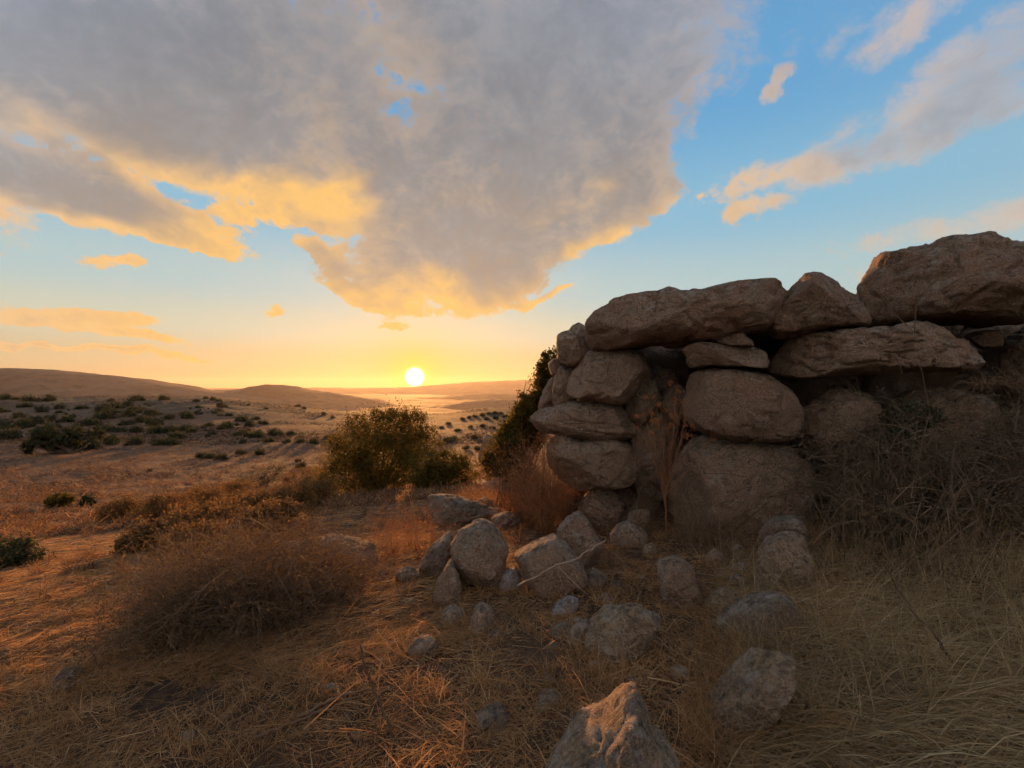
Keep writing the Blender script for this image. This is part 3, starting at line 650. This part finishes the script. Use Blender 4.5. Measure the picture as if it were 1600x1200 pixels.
def twig_bush(name, roots, n, length, width, mat, label, cat='dry bush', spread=.9, up=1.0, droop=.25, seed=0, gens=2, lean=(0, 0), leafn=0, leafmat=None, leafs=.012, wob=.25, k=4):
    """roots: list of ground points; canes arch out of them and fork"""
    r_ = np.random.default_rng(seed+900); roots = np.asarray(roots, float); root = roots.mean(0)
    o = empty(name, root); tag(o, label, cat)
    b = roots[r_.integers(0, len(roots), n)]+r_.normal(size=(n, 3))*np.array([.07, .07, .0])-root
    d = r_.normal(size=(n, 3))*spread; d[:, 2] = np.abs(d[:, 2])*.5+up; d[:, :2] += np.array(lean)
    L = length*r_.uniform(.45, 1.1, n); W = np.full(n, width)
    parts = []; tips = []
    for g in range(gens+1):
        V, Fq = ribbons(b, d, L, W, k, droop, wob, r_); parts.append((V, Fq))
        c = V.reshape(len(b), k+1, 2, 3).mean(2)
        tips.append(c[:, 1:].reshape(-1, 3))
        if g == gens: break
        rep = 3; idx = np.repeat(np.arange(len(b)), rep)
        seg = r_.integers(1, k+1, len(idx)); b2 = c[idx, seg]
        d2 = (c[idx, seg]-c[idx, seg-1]); d2 /= np.linalg.norm(d2, axis=1)[:, None]+1e-9
        d2 = d2+r_.normal(size=d2.shape)*.65
        b, d, L, W = b2, d2, L[idx]*r_.uniform(.3, .6, len(idx)), W[idx]*.68
    V, Fq = join(parts)
    gzv = gz(V[:, 0]+root[0], V[:, 1]+root[1])-root[2]; V[:, 2] = np.maximum(V[:, 2], gzv+.004)
    tw = mesh_obj('twigs', V, Fq, mat, o); tw['kind'] = 'stuff'
    if leafn:
        tp = np.vstack(tips); tp = tp[r_.integers(0, len(tp), leafn)]+r_.normal(size=(leafn, 3))*.02
        lf = mesh_obj('foliage', *leaves(tp, np.full(leafn, leafs), r_), leafmat, o, smooth=False); lf['kind'] = 'stuff'
    return o
def gpt(px, py):
    d = ground_depth(px, py); p = P3(px, py, d); p[2] = float(gz(np.array([p[0]]), np.array([p[1]]))[0]); return p

# big round bush and its neighbours down the slope
dB = ground_depth(600, 770)
bush('bush', [(548,700,40),(578,682,42),(612,672,34,-.3),(642,668,28),(652,695,34,.5),(600,715,54,-.6),(545,738,40,-.4),(645,730,42,-.3),(518,738,24),(600,748,44,-.5),(628,655,18),(570,745,36,-.6),(560,665,20),(655,652,12),(590,650,12),(528,690,14),(670,678,14),(610,646,9),(505,752,16)], dB+1.5, 'big round green bush against the low sun', n=40000, leaf=.058, mat=LEAFG, stem_r=.05, seed=1, fuzz=1500, fuzzmat=LEAFG, sub=60)
bush('bush', [(665,735,28),(695,728,28),(722,738,24),(680,750,24,-.3),(715,755,20,-.3)], ground_depth(690,768)+.8, 'lower spreading bush beside the big round bush', n=16000, leaf=.05, mat=LEAFG, seed=2, fuzz=300, fuzzmat=LEAF)
bush('shrub', [(862,558,15,.4),(855,580,17,.3),(846,605,20,.2),(832,635,24,.1),(815,660,26),(800,685,28,-.1),(785,705,26,-.2),(775,725,22,-.3),(800,725,24,-.2),(830,680,24,.1)], 8.2, 'green leafy shrub climbing the left end of the stone wall', n=30000, leaf=.028, mat=LEAF, seed=3, base_px=(790, 740), fuzz=500, fuzzmat=TWIGR)
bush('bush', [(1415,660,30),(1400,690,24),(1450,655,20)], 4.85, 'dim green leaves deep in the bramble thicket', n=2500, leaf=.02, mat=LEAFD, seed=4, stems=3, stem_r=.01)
bush('tuft', [(1195,525,7),(1205,515,6)], 6.4, 'small green tuft growing between the dome boulder and the lintel', 'plant', n=500, leaf=.02, mat=LEAFD, seed=5, stems=2, stem_r=.006)
bush('bush', [(420,742,17),(440,738,12),(400,748,13),(375,755,12)], ground_depth(420,760), 'green bush at the top of the brown heath', n=2600, leaf=.05, mat=LEAFD, seed=6, fuzz=200)
for q, (px, py, rx, lab) in enumerate([(485,772,30,'brown heath bush next to the big round bush'),(440,790,32,'brown heath bush below the green bush'),(385,800,34,'brown heath bush in the middle of the heath band'),(330,815,34,'reddish heath bush above the dry thorn bush'),
                                        (275,830,34,'heath bush towards the lower end of the band'),(225,845,24,'heath bush at the lower end of the band'),(345,845,26,'dark heath bush just behind the dry thorn bush'),(190,800,26,'low dark heath bush on the edge of the plain'),(255,795,28,'low heath bush over the field edge'),(310,785,26,'brown low bush between field and heath'),(365,768,20,'brown low bush under the green bush'),(420,815,34,'russet heath bush over the bare slope'),(300,850,30,'russet heath bush in the lowest part of the band'),(470,750,24,'russet heath bush touching the big round bush')]):
    bush('heath_bush', [(px,py,rx*1.05),(px-rx*.9,py+7,rx*.8,-.2),(px+rx*.9,py-6,rx*.8,.2),(px,py-rx*.4,rx*.6,.3)], ground_depth(px,py+rx*.85)+.3, lab, n=8000, leaf=.034, mat=LEAFB, twigmat=TWIG, group='brown heath bushes along the slope', squash=.75, seed=20+q, fuzz=500, fuzzmat=TWIGR)
bush('bush', [(20,865,26),(-20,870,30),(50,872,18)], ground_depth(20,885), 'dark low bush on the left slope edge', n=2600, leaf=.035, mat=LEAFD, squash=.7, seed=40)
bush('bush', [(92,782,13),(80,786,10),(104,780,9)], ground_depth(92,792), 'bright green bush standing alone in the field', n=1500, leaf=.09, mat=LEAF, seed=41)
bush('bush', [(138,784,10),(130,787,7)], ground_depth(138,791), 'small dull green bush near the bright green one', n=900, leaf=.08, mat=LEAFD, seed=42)

# spreading tree on the plain
dT = ground_depth(112, 708)
def tree():
    b = gpt(112, 708); o = empty('tree', b); tag(o, 'dark spreading tree with a flat crown on the plain', 'tree')
    r_ = np.random.default_rng(77); parts = []; pos = []
    cl = [(70,688,15),(90,678,16),(112,676,16),(128,682,13),(58,696,11),(85,692,15),(108,692,14),(100,684,18),(78,682,14)]
    for c in cl:
        e = P3(c[0], c[1], b[1])-b; e[1] += r_.uniform(-2, 2)
        parts.append(tube(wander(np.array([0, 0, -.1]), e, 7, .35, r_), .26, .06, 6))
        m_ = 26; dd = r_.normal(size=(m_, 3)); dd /= np.linalg.norm(dd, axis=1)[:, None]; R_ = c[2]*b[1]/F
        sub = e+dd*R_*r_.uniform(.4, 1, (m_, 1)); pk = r_.integers(0, m_, 1300)
        pos.append(sub[pk]+r_.normal(size=(1300, 3))*R_*.17)
    t_ = mesh_obj('trunk', *join(parts), BARK, o)
    pos = np.vstack(pos); c_ = mesh_obj('crown', *leaves(pos, np.full(len(pos), .15), r_), LEAFD, o, smooth=False)
tree()

# shrubs dotted over the plain and the far rise: one mesh each of three shapes, copied
def shrub_proto(seed):
    r_ = np.random.default_rng(seed); m_ = 22; dd = r_.normal(size=(m_, 3)); dd /= np.linalg.norm(dd, axis=1)[:, None]; dd[:, 2] = np.abs(dd[:, 2])*.8
    sub = dd*r_.uniform(.4, .85, (m_, 1)); pk = r_.integers(0, m_, 1500); pos = sub[pk]+r_.normal(size=(1500, 3))*.18
    V, Fq = leaves(pos, np.full(len(pos), .085), r_)
    me = mesh_obj('foliage', V, Fq, LEAFD, None, smooth=False)
    parts = [tube(wander(np.array([0, 0, -.25]), s, 4, .2, r_), .05, .01, 4) for s in sub[:6]]
    st = mesh_obj('stems', *join(parts), BARK, None)
    f_, s_ = me.data, st.data; bpy.data.objects.remove(me); bpy.data.objects.remove(st); return f_, s_
protos = [shrub_proto(s) for s in (11, 12, 13)]
dots = [(150,345,18),(245,378,16),(360,360,14),(480,360,15),(600,370,18),(685,355,17),(790,370,18),(620,410,24),(745,400,18),(890,390,20),(990,420,16),(1085,415,18),(740,450,18),(840,435,20),(905,450,20),(500,450,22),(220,440,22),(150,460,20),(390,430,20),(30,303,16),(100,311,10),(170,313,18),(275,314,18),(800,311,18),(960,307,14),(650,321,9),(740,345,14),(1205,309,7),(1250,314,9),(1280,322,8),(1150,322,9),(1300,352,12),(1420,432,18),(1220,462,14),(650,562,23),(545,582,26),(500,590,20),(785,567,20),(1035,532,19),(1120,497,14),(1080,487,18),(900,500,22),(1000,488,20),(800,490,20),(620,490,18),(700,492,16),(10,380,16),(5,470,22),(40,520,34),(115,408,16),(1400,518,14),(1500,525,16),(930,570,18),(1010,567,20),(1180,647,16),(1220,652,14),(1290,655,18),(1410,627,14),(1520,627,16),(870,735,8),(1340,405,10),(1160,395,9),(1290,408,7),(1500,425,12),(560,455,16),(300,430,16),(310,470,20),(1330,470,16),(1470,460,14),(1540,450,14)]
pts2 = [(x/3.75, 540+y/3.75, w) for x, y, w in dots]
def zone(px, py, w=10):
    size = 'tiny' if w < 7.5 else ('small' if w < 14 else ('broad' if w < 19 else 'large spreading'))
    if py < 628: return size+' dark shrub on the skyline of the far rise'
    if py < 652: return size+' dark shrub on the upper slope of the far rise'
    if py < 672: return size+' dark shrub on the lower slope of the far rise'
    return size+' dark shrub on the edge of the tan field'
pts2 += [(465,634,8),(475,638,6),(415,638,6),(388,633,5),(505,647,7),(520,652,6),(350,668,14),(378,676,12),(400,678,16),(430,676,18),(455,677,12),(470,689,12),(490,690,14),(380,690,10),(420,688,14),(447,690,10),(512,683,10),(465,720,9),(470,729,14)]
r6 = np.random.default_rng(66)
for q in range(16):
    py = 632+44*r6.random(); cx_ = r6.uniform(0, 470-(678-py)*.6)
    for q2 in range(r6.integers(2, 9)): pts2.append((cx_+r6.normal()*16, min(max(py+r6.normal()*3.5, 628), 684), (3.5+10*r6.random()**2.5)*(.6+.5*(py-630)/48)))
def copy_shrub(px, py, w, label, group, q, zk=1.0):
    d = ground_depth(px, py+w*.22); f_, s_ = protos[q % 3]; rr = w*.66*d/F
    p = P3(px, py, d); z0 = float(gz(np.array([p[0]]), np.array([d]))[0])
    o = empty('shrub', (p[0], d, z0)); o.scale = (rr, rr, rr*zk*1.25); o.rotation_euler = (0, 0, q*1.7); tag(o, label, 'shrub', group)
    for nm, me in (('foliage', f_), ('stems', s_)):
        c = bpy.data.objects.new(nm, me); col.objects.link(c); c.parent = o
        if nm == 'foliage': c['kind'] = 'stuff'
for q, (px, py, w) in enumerate(pts2): copy_shrub(px, py, w, zone(px, py, w), zone(px, py, w).replace('shrub', 'shrubs'), q, .75+.3*((q*37) % 10)/10)
pts3 = [(755,648,9),(764,646,8),(772,645,9),(782,646,9),(742,650,9),(733,652,7),(722,655,8),(790,650,9),(775,653,10),(760,655,8),(715,672,10),(700,688,14),(708,686,12),(688,694,10),(742,683,12),(755,665,8),(770,668,9),(735,668,7),(783,672,10),(748,700,14),(728,700,10),(700,662,8),(690,668,8)]
for q, (px, py, w) in enumerate(pts3): copy_shrub(px, py, w, 'dark shrub on the slope between the big bush and the wall', 'shrubs between the big bush and the wall', q+5, .8)

# dry thorn bush on the left
roots = [gpt(265+k_*15+rng.uniform(-8, 8), 975-k_*3+rng.uniform(-45, 45)) for k_ in range(15)]
twig_bush('dry_bush', roots, 1500, .82, .006, TWIG, 'brown domed dry thorn bush on the left slope', spread=.55, up=.8, droop=.3, seed=1, gens=2, leafn=34000, leafmat=LEAFT, leafs=.011)
roots = [gpt(455+k_*22, 925+rng.uniform(-25, 25)) for k_ in range(5)]
twig_bush('dry_bush', roots, 420, .42, .005, TWIG, 'straggly dry bush between the thorn bush and the flat slab', spread=.7, up=.6, seed=2, gens=2, leafn=7000, leafmat=LEAFB, leafs=.009)
# russet bush at the wall foot
roots = [gpt(815+k_*14, 832+rng.uniform(-18, 10)) for k_ in range(5)]
twig_bush('dry_bush', roots, 560, 1.0, .006, TWIGR, 'tall russet dry bush at the left foot of the wall', spread=.24, up=1.0, droop=.10, seed=3, gens=2, leafn=6000, leafmat=FLOWER, leafs=.012)
roots = [gpt(600+k_*18, 862+rng.uniform(-12, 12)) for k_ in range(5)]
twig_bush('dry_bush', roots, 110, .5, .006, TWIGR, 'russet dry tuft in front of the broad dim rock', spread=.38, up=.9, droop=.15, seed=4, gens=2, leafn=300, leafmat=FLOWER)
# dry weeds at the base of the wall
for q, (px, py, n_, L_, lab) in enumerate([(965,800,120,.75,'thin dry weeds between the brown boulder and the wall'),(1010,830,90,.6,'thin dry weeds under the shadowed gap'),(1100,850,110,.55,'dry weeds along the largest base boulder'),(1160,850,80,.5,'dry weeds right of the largest base boulder')]):
    roots = [gpt(px+rng.uniform(-30, 30), py+rng.uniform(-10, 15)) for k_ in range(4)]
    twig_bush('dry_weed', roots, n_, L_, .004, TWIG, lab, 'weed', spread=.3, up=1.0, droop=.12, seed=10+q, gens=1)
# bramble thicket in front of the right part of the wall
roots = [P3(px, 900, 4.3) for px in np.linspace(1335, 1880, 16)]
for p_ in roots: p_[2] = float(gz(np.array([p_[0]]), np.array([p_[1]]))[0])
roots2 = []
for p_ in roots:
    roots2 += [p_, p_+np.array([.1, .35, 0]), p_+np.array([0, -.3, 0])]
twig_bush('bramble_thicket', roots2, 700, 1.5, .011, TWIGD, 'dark tangled bramble thicket against the right part of the wall', 'thicket', spread=.42, up=1.0, droop=.35, seed=5, gens=2, leafn=21000, leafmat=LEAFX, leafs=.013, wob=.45, lean=(.10,.12))
roots = [gpt(1290+k_*45, 905) for k_ in range(8)]
twig_bush('dry_weed', roots, 46, 1.0, .009, TWIG, 'pale dry canes arching out of the bramble thicket', 'weed', spread=.4, up=.9, droop=.3, seed=6, gens=1, wob=.5)
roots = [P3(1545+k_*10, 640, 4.75) for k_ in range(4)]
twig_bush('dry_weed', [P3(1530+k_*12, 600, 4.9) for k_ in range(5)], 120, .45, .005, TWIG, 'dry brush hanging in the joint beside the layered slab', 'weed', spread=.5, up=.1, droop=.6, seed=7, gens=1)

# tall dead plant with rusty seed heads
def seed_plant():
    b = gpt(1042, 842); o = empty('dead_plant', b); tag(o, 'tall dead plant with rusty seed heads in front of the wall', 'plant')
    r_ = np.random.default_rng(5); d = b[1]; J = P3(1038, 760, d)-b; parts = [tube(wander(np.zeros(3), J, 6, .1, r_), .012, .009, 6)]
    tipsx = [(1008,622),(1022,622),(1002,650),(1016,642),(1060,612),(1053,625),(1066,628),(1070,655),(1082,668),(1030,632),(1040,640),(1058,657),(995,668),(1075,680),(1115,685),(1025,660),(1047,600)]
    heads = []
    for px, py in tipsx:
        t = P3(px, py, d+r_.uniform(-.2, .2))-b; m_ = J*r_.uniform(.6, 1.05)
        p = wander(m_, t, 8, .12, r_); parts.append(tube(p, .007, .003, 5)); heads.append(t)
        for s in range(2):
            q_ = p[r_.integers(3, 7)]; e_ = q_+r_.normal(size=3)*.07+np.array([0, 0, .12]); parts.append(tube(wander(q_, e_, 4, .1, r_), .004, .002, 4))
            if r_.random() < .4: heads.append(e_)
    mesh_obj('stem', *join(parts), TWIGR, o)
    for h in heads:
        pos = h+r_.normal(size=(26, 3))*.018
        hd = mesh_obj('seed_head', *leaves(pos, np.full(26, .014), r_), FLOWER, o, smooth=False); hd['kind'] = 'stuff'
seed_plant()
# feathery grass plumes
def plume(px, py, tx, ty, label, n=1, seed=0, mat=STRAW):
    b = gpt(px, py); o = empty('grass_plume', b); tag(o, label, 'grass'); r_ = np.random.default_rng(seed)
    parts, fl = [], []
    for k_ in range(n):
        t = P3(tx+r_.uniform(-12, 12)*(k_ > 0), ty+r_.uniform(-8, 18)*(k_ > 0), b[1]+r_.uniform(-.1, .1))-b
        p = wander(np.zeros(3), t, 9, .05, r_); bendv = np.array([r_.uniform(-.12, -.03) if tx < px else r_.uniform(.03, .12), 0, -.03])
        p = np.vstack([p, p[-1]+bendv*.5, p[-1]+bendv+[0, 0, -.03]]); parts.append(tube(p, .004, .002, 4))
        q_ = p[-3:].repeat(12, 0)+r_.normal(size=(36, 3))*.016; fl.append(q_)
    mesh_obj('stalk', *join(parts), mat, o); fp = np.vstack(fl)
    f_ = mesh_obj('plume', *ribbons(fp, r_.normal(size=(len(fp), 3))+[0, 0, -.5], np.full(len(fp), .05), np.full(len(fp), .006), 2, .2, .2, r_), mat, o); f_['kind'] = 'stuff'
plume(655, 860, 640, 766, 'feathery grass plume above the russet tuft', 3, 1)
plume(458, 850, 470, 806, 'pale grass stalks on the flat slab', 4, 2)
plume(845, 835, 850, 680, 'tall curled grass plumes over the russet bush', 6, 3, TWIGR)
plume(790, 800, 835, 700, 'bent golden grass plumes beside the green shrub', 5, 4, TWIGR)

# lying branches and dead stalks
def stick(px_list, label, r0=.012, r1=.005, mat=STICK, lift=.02, side=None, name='branch', depth=None):
    pts = []
    for k_, p in enumerate(px_list):
        if len(p) == 3: pts.append(P3(*p))
        else: g = gpt(*p); g[2] += lift; pts.append(g)
    pts = np.array(pts); L = np.r_[0, np.cumsum(np.linalg.norm(np.diff(pts, axis=0), axis=1))]; t = np.linspace(0, L[-1], 22)
    path = np.stack([np.interp(t, L, pts[:, c]) for c in range(3)], -1)+np.random.default_rng(len(label)).normal(size=(22, 3))*.004
    o = empty(name, path[0]); tag(o, label, 'branch')
    mesh_obj('stem', *tube(path-path[0], r0, r1, 6), mat, o)
    if side:
        for a, b in side:
            s = path[a]-path[0]; e = np.array(b)+s; mesh_obj('side_twig', *tube(wander(s, e, 6, .1, np.random.default_rng(a)), r0*.5, r1*.5, 5), mat, o)
    return o
dS = ground_depth(870, 930)
stick([(808,916,dS-.16),(850,895,dS-.20),(868,883,dS-.21),(895,876,dS-.19),(920,860,dS-.12),(945,845,dS-.02)], 'bleached branch lying across the squared tilted block', .009, .006, side=[(9, (.05,-.05,-.18)), (9, (.22,-.1,-.2))])
stick([(950,870),(985,850),(1020,835),(1055,818)], 'thin dry branch lying below the wall', .008, .004, TWIG, .12)
stick([(470,1130),(520,1105),(560,1092),(600,1085)], 'dark dry stem lying in the sunlit straw', .010, .005, TWIG, .03)
stick([(400,1160),(450,1140),(500,1118),(570,1090)], 'long brown stem half buried in the straw', .008, .005, TWIG, .02)
stick([(100,1082),(130,1068),(158,1055)], 'grey stick on the bare slope beside the dark low stone', .010, .006, STICK, .02)
b_ = gpt(618, 1175)
stick([(618,1175),(608,1130,b_[1]),(590,1090,b_[1]+.02),(572,1050,b_[1]+.04),(563,1010,b_[1]+.05)], 'upright dark dead stalk in the sunlit straw', .007, .004, TWIGD, 0, name='dead_stalk')
b_ = gpt(158, 1050)
stick([(158,1050),(148,1028,b_[1]),(137,1005,b_[1]+.03)], 'short dark dead stalk on the left slope', .006, .003, TWIGD, 0, name='dead_stalk')
b_ = gpt(325, 1125)
stick([(325,1125),(315,1110,b_[1]),(304,1098,b_[1]+.02)], 'short dead stalk below the dry thorn bush', .005, .003, TWIGD, 0, name='dead_stalk')
b_ = gpt(1490, 1045)
stick([(1490,1045),(1460,990,b_[1]),(1420,950,b_[1]+.1),(1395,905,b_[1]+.15),(1382,885,b_[1]+.15)], 'long dark dead stalk leaning over the grass bank', .008, .004, TWIGD, 0, name='dead_stalk')
b_ = gpt(1000, 1040)
stick([(990,1040),(978,1010,b_[1]),(968,990,b_[1]),(960,972,b_[1]+.03)], 'pale bent twig against the lichened angular boulder', .006, .003, STICK, 0)
stick([(720,905),(690,870,4.6),(670,875,4.7),(690,850,4.6),(712,828,4.5)], 'pale twig caught on the upright rounded boulder', .006, .004, STICK, .1)

# ------------------------------------------------------------------ straw and grass
def scatter(n, y0, y1, s0, s1, power=1.0):
    """random ground points between depths y0..y1 within the tangent range s0..s1"""
    y = np.exp(rng.uniform(math.log(y0), math.log(y1), n)); s = rng.uniform(s0, s1, n); x = s*y
    return x, y
def lay(name, label, n, y0, y1, s0, s1, L, W, mat, flat, head=None, spread=1.0, mask=None, k=3, droop=.25, zoff=.0, wob=.35):
    x, y = scatter(n, y0, y1, s0, s1)
    if mask is not None: kx = mask(x, y) > rng.random(n); x, y = x[kx], y[kx]
    n = len(x); z = gz(x, y)+zoff*rng.random(n)
    if head is None: a = rng.uniform(0, 2*np.pi, n)
    else: a = head+rng.normal(size=n)*spread
    d = np.stack([np.cos(a), np.sin(a), np.abs(rng.normal(size=n))*flat+.02], -1)
    ln = L*rng.uniform(.4, 1.25, n); V, Fq = ribbons(np.stack([x, y, z], -1), d, ln, W*rng.uniform(.6, 1.3, n), k, droop, wob)
    V[:, 2] = np.maximum(V[:, 2], gz(V[:, 0], V[:, 1])+.003)
    o = mesh_obj(name, V, Fq, mat); tag(o, label, 'grass', kind='stuff'); return o
def clumpy(sc_, lo, hi, seed=0.0):
    return lambda x, y: sstep(fbm(np.stack([x*sc_, y*sc_, np.full_like(x, seed)], -1), 3), lo, hi)
lay('straw_litter', 'matted dry straw covering the near slope', 135000, 1.3, 9, -1.6, .75, .10, .0036, STRAW, .22, zoff=.012, mask=clumpy(1.7, -.55, .25))
lay('straw_litter', 'broken straw stalks strewn over the near slope', 3500, 1.3, 8, -1.15, .75, .26, .0055, STRAW, .16, zoff=.03, droop=.06, wob=.08)
def tufts(name, label, n, per, y0, y1, s0, s1, L, W, mat, mask=None):
    x, y = scatter(n, y0, y1, s0, s1)
    if mask is not None: kx = mask(x, y) > rng.random(n); x, y = x[kx], y[kx]
    c = np.repeat(np.stack([x, y], -1), per, 0); m_ = len(c); sz = np.repeat(rng.uniform(.5, 1.3, len(x)), per)
    c = c+rng.normal(size=(m_, 2))*.03*sz[:, None]; d = np.c_[rng.normal(size=(m_, 2))*.45, np.full(m_, .8)]
    tag(mesh_obj(name, *ribbons(np.c_[c, gz(c[:, 0], c[:, 1])-.01], d, L*sz*rng.uniform(.4, 1.1, m_), np.full(m_, W), 3, .35, .3), mat), label, 'grass', kind='stuff')
tufts('dry_grass', 'dry grass tussocks dotted over the near slope', 1400, 30, 1.5, 9, -1.1, .7, .20, .0036, STRAW, clumpy(1.2, -.5, .3, 7.0))
tufts('dry_grass', 'tawny grass tussocks down the left slope', 500, 40, 5, 24, -1.2, .05, .34, .008, FIELD, clumpy(.5, -.4, .3, 3.0))
lay('dry_grass', 'short upright dry grass on the near slope', 16000, 1.4, 9, -1.15, .75, .10, .0035, STRAW, 1.0, mask=clumpy(1.6, -.05, .45), droop=.4)
lay('straw_litter', 'dry grass blown flat along the left slope', 62000, 3, 22, -1.6, -.10, .22, .007, STRAW, .12, head=.35, spread=.5, zoff=.02)
lay('dry_grass', 'thin dry grass down the slope towards the big bush', 22000, 7, 24, -.6, .05, .2, .009, FIELD, .8, mask=clumpy(.7, -.2, .5), k=2)
lay('bank_grass', 'long greying grass flowing down the bank below the brambles', 46000, 1.3, 4.6, .42, 1.85, .34, .0052, STRAWG, .38, head=-.55, spread=.55, zoff=.03, droop=.45)
lay('bank_grass', 'tall dry stems standing in the grass bank', 2600, 2.2, 4.8, .42, 1.2, .45, .004, STRAWG, 2.6, droop=.2, wob=.2)
lay('dry_grass', 'golden grass around the big ridged rock', 6000, 1.75, 2.9, .16, .50, .24, .0035, STRAW, 1.5, mask=clumpy(2.2, -.25, .3, 4.0), droop=.3)
lay('dry_grass', 'golden grass between the big bush and the green shrub', 9000, 8, 15, -.12, .02, .4, .012, FIELD, 1.6, k=2)
lay('field_grass', 'tan dry stubble over the plain', 100000, 14, 95, -1.2, .05, .45, .05, FIELD, 1.0, mask=clumpy(.35, -.35, .30, 2.0), k=2)

lay('scrub_cover', 'low dark scrub and dry tussocks covering the far rise', 60000, 70, 260, -1.2, -.05, .55, .16, SCRUB, .9, mask=clumpy(.045, -.10, .35, 5.0), k=1)
lay('scrub_cover', 'low dry scrub in streaks across the tan field', 26000, 22, 80, -1.2, .05, .28, .07, SCRUB, .9, mask=clumpy(.10, .02, .40, 8.0), k=1)
feet = []
for o_ in list(bpy.data.objects):
    if o_.name.split('.')[0] == 'rock' and o_.type == 'MESH' and o_.location.y < 7:
        bb = np.array([v_[:] for v_ in o_.bound_box]); hx, hy = (bb[:, 0].max()-bb[:, 0].min())/2, (bb[:, 1].max()-bb[:, 1].min())/2
        n_ = int(520*(hx+hy)); t_ = rng.uniform(0, 2*np.pi, n_); f_ = rng.uniform(.75, 1.35, n_)
        feet.append(np.stack([o_.location.x+hx*np.cos(t_)*f_, o_.location.y+hy*np.sin(t_)*f_], -1))
feet = np.vstack(feet); n_ = len(feet)
V, Fq = ribbons(np.c_[feet, gz(feet[:, 0], feet[:, 1])], np.c_[rng.normal(size=(n_, 2))*.7, np.abs(rng.normal(size=n_))*.8+.15], rng.uniform(.06, .24, n_), rng.uniform(.003, .005, n_), 3, .35, .4)
tag(mesh_obj('dry_grass', V, Fq, STRAW), 'thin dry grass gathered round the feet of the fallen rocks', 'grass', kind='stuff')

# ------------------------------------------------------------------ air
def haze():
    x0, x1, y0, y1, z0, z1 = -9500, 9500, -8800, 8800, -125, 150
    V = [(x, y, z) for z in (z0, z1) for y in (y0, y1) for x in (x0, x1)]
    me = bpy.data.meshes.new('haze'); me.from_pydata(V, [], [(0,2,3,1),(4,5,7,6),(0,1,5,4),(2,6,7,3),(0,4,6,2),(1,3,7,5)]); me.update()
    m = bpy.data.materials.new('evening_haze'); m.use_nodes = True; t = m.node_tree; t.nodes.clear()
    out = t.nodes.new('ShaderNodeOutputMaterial'); v = t.nodes.new('ShaderNodeVolumePrincipled')
    v.inputs['Color'].default_value = (.90, .82, .76, 1); v.inputs['Density'].default_value = 0.38e-4; v.inputs['Anisotropy'].default_value = .58
    t.links.new(v.outputs[0], out.inputs['Volume']); me.materials.append(m)
    o = bpy.data.objects.new('haze', me); col.objects.link(o); tag(o, 'warm evening haze over the valley', kind='stuff')
haze()
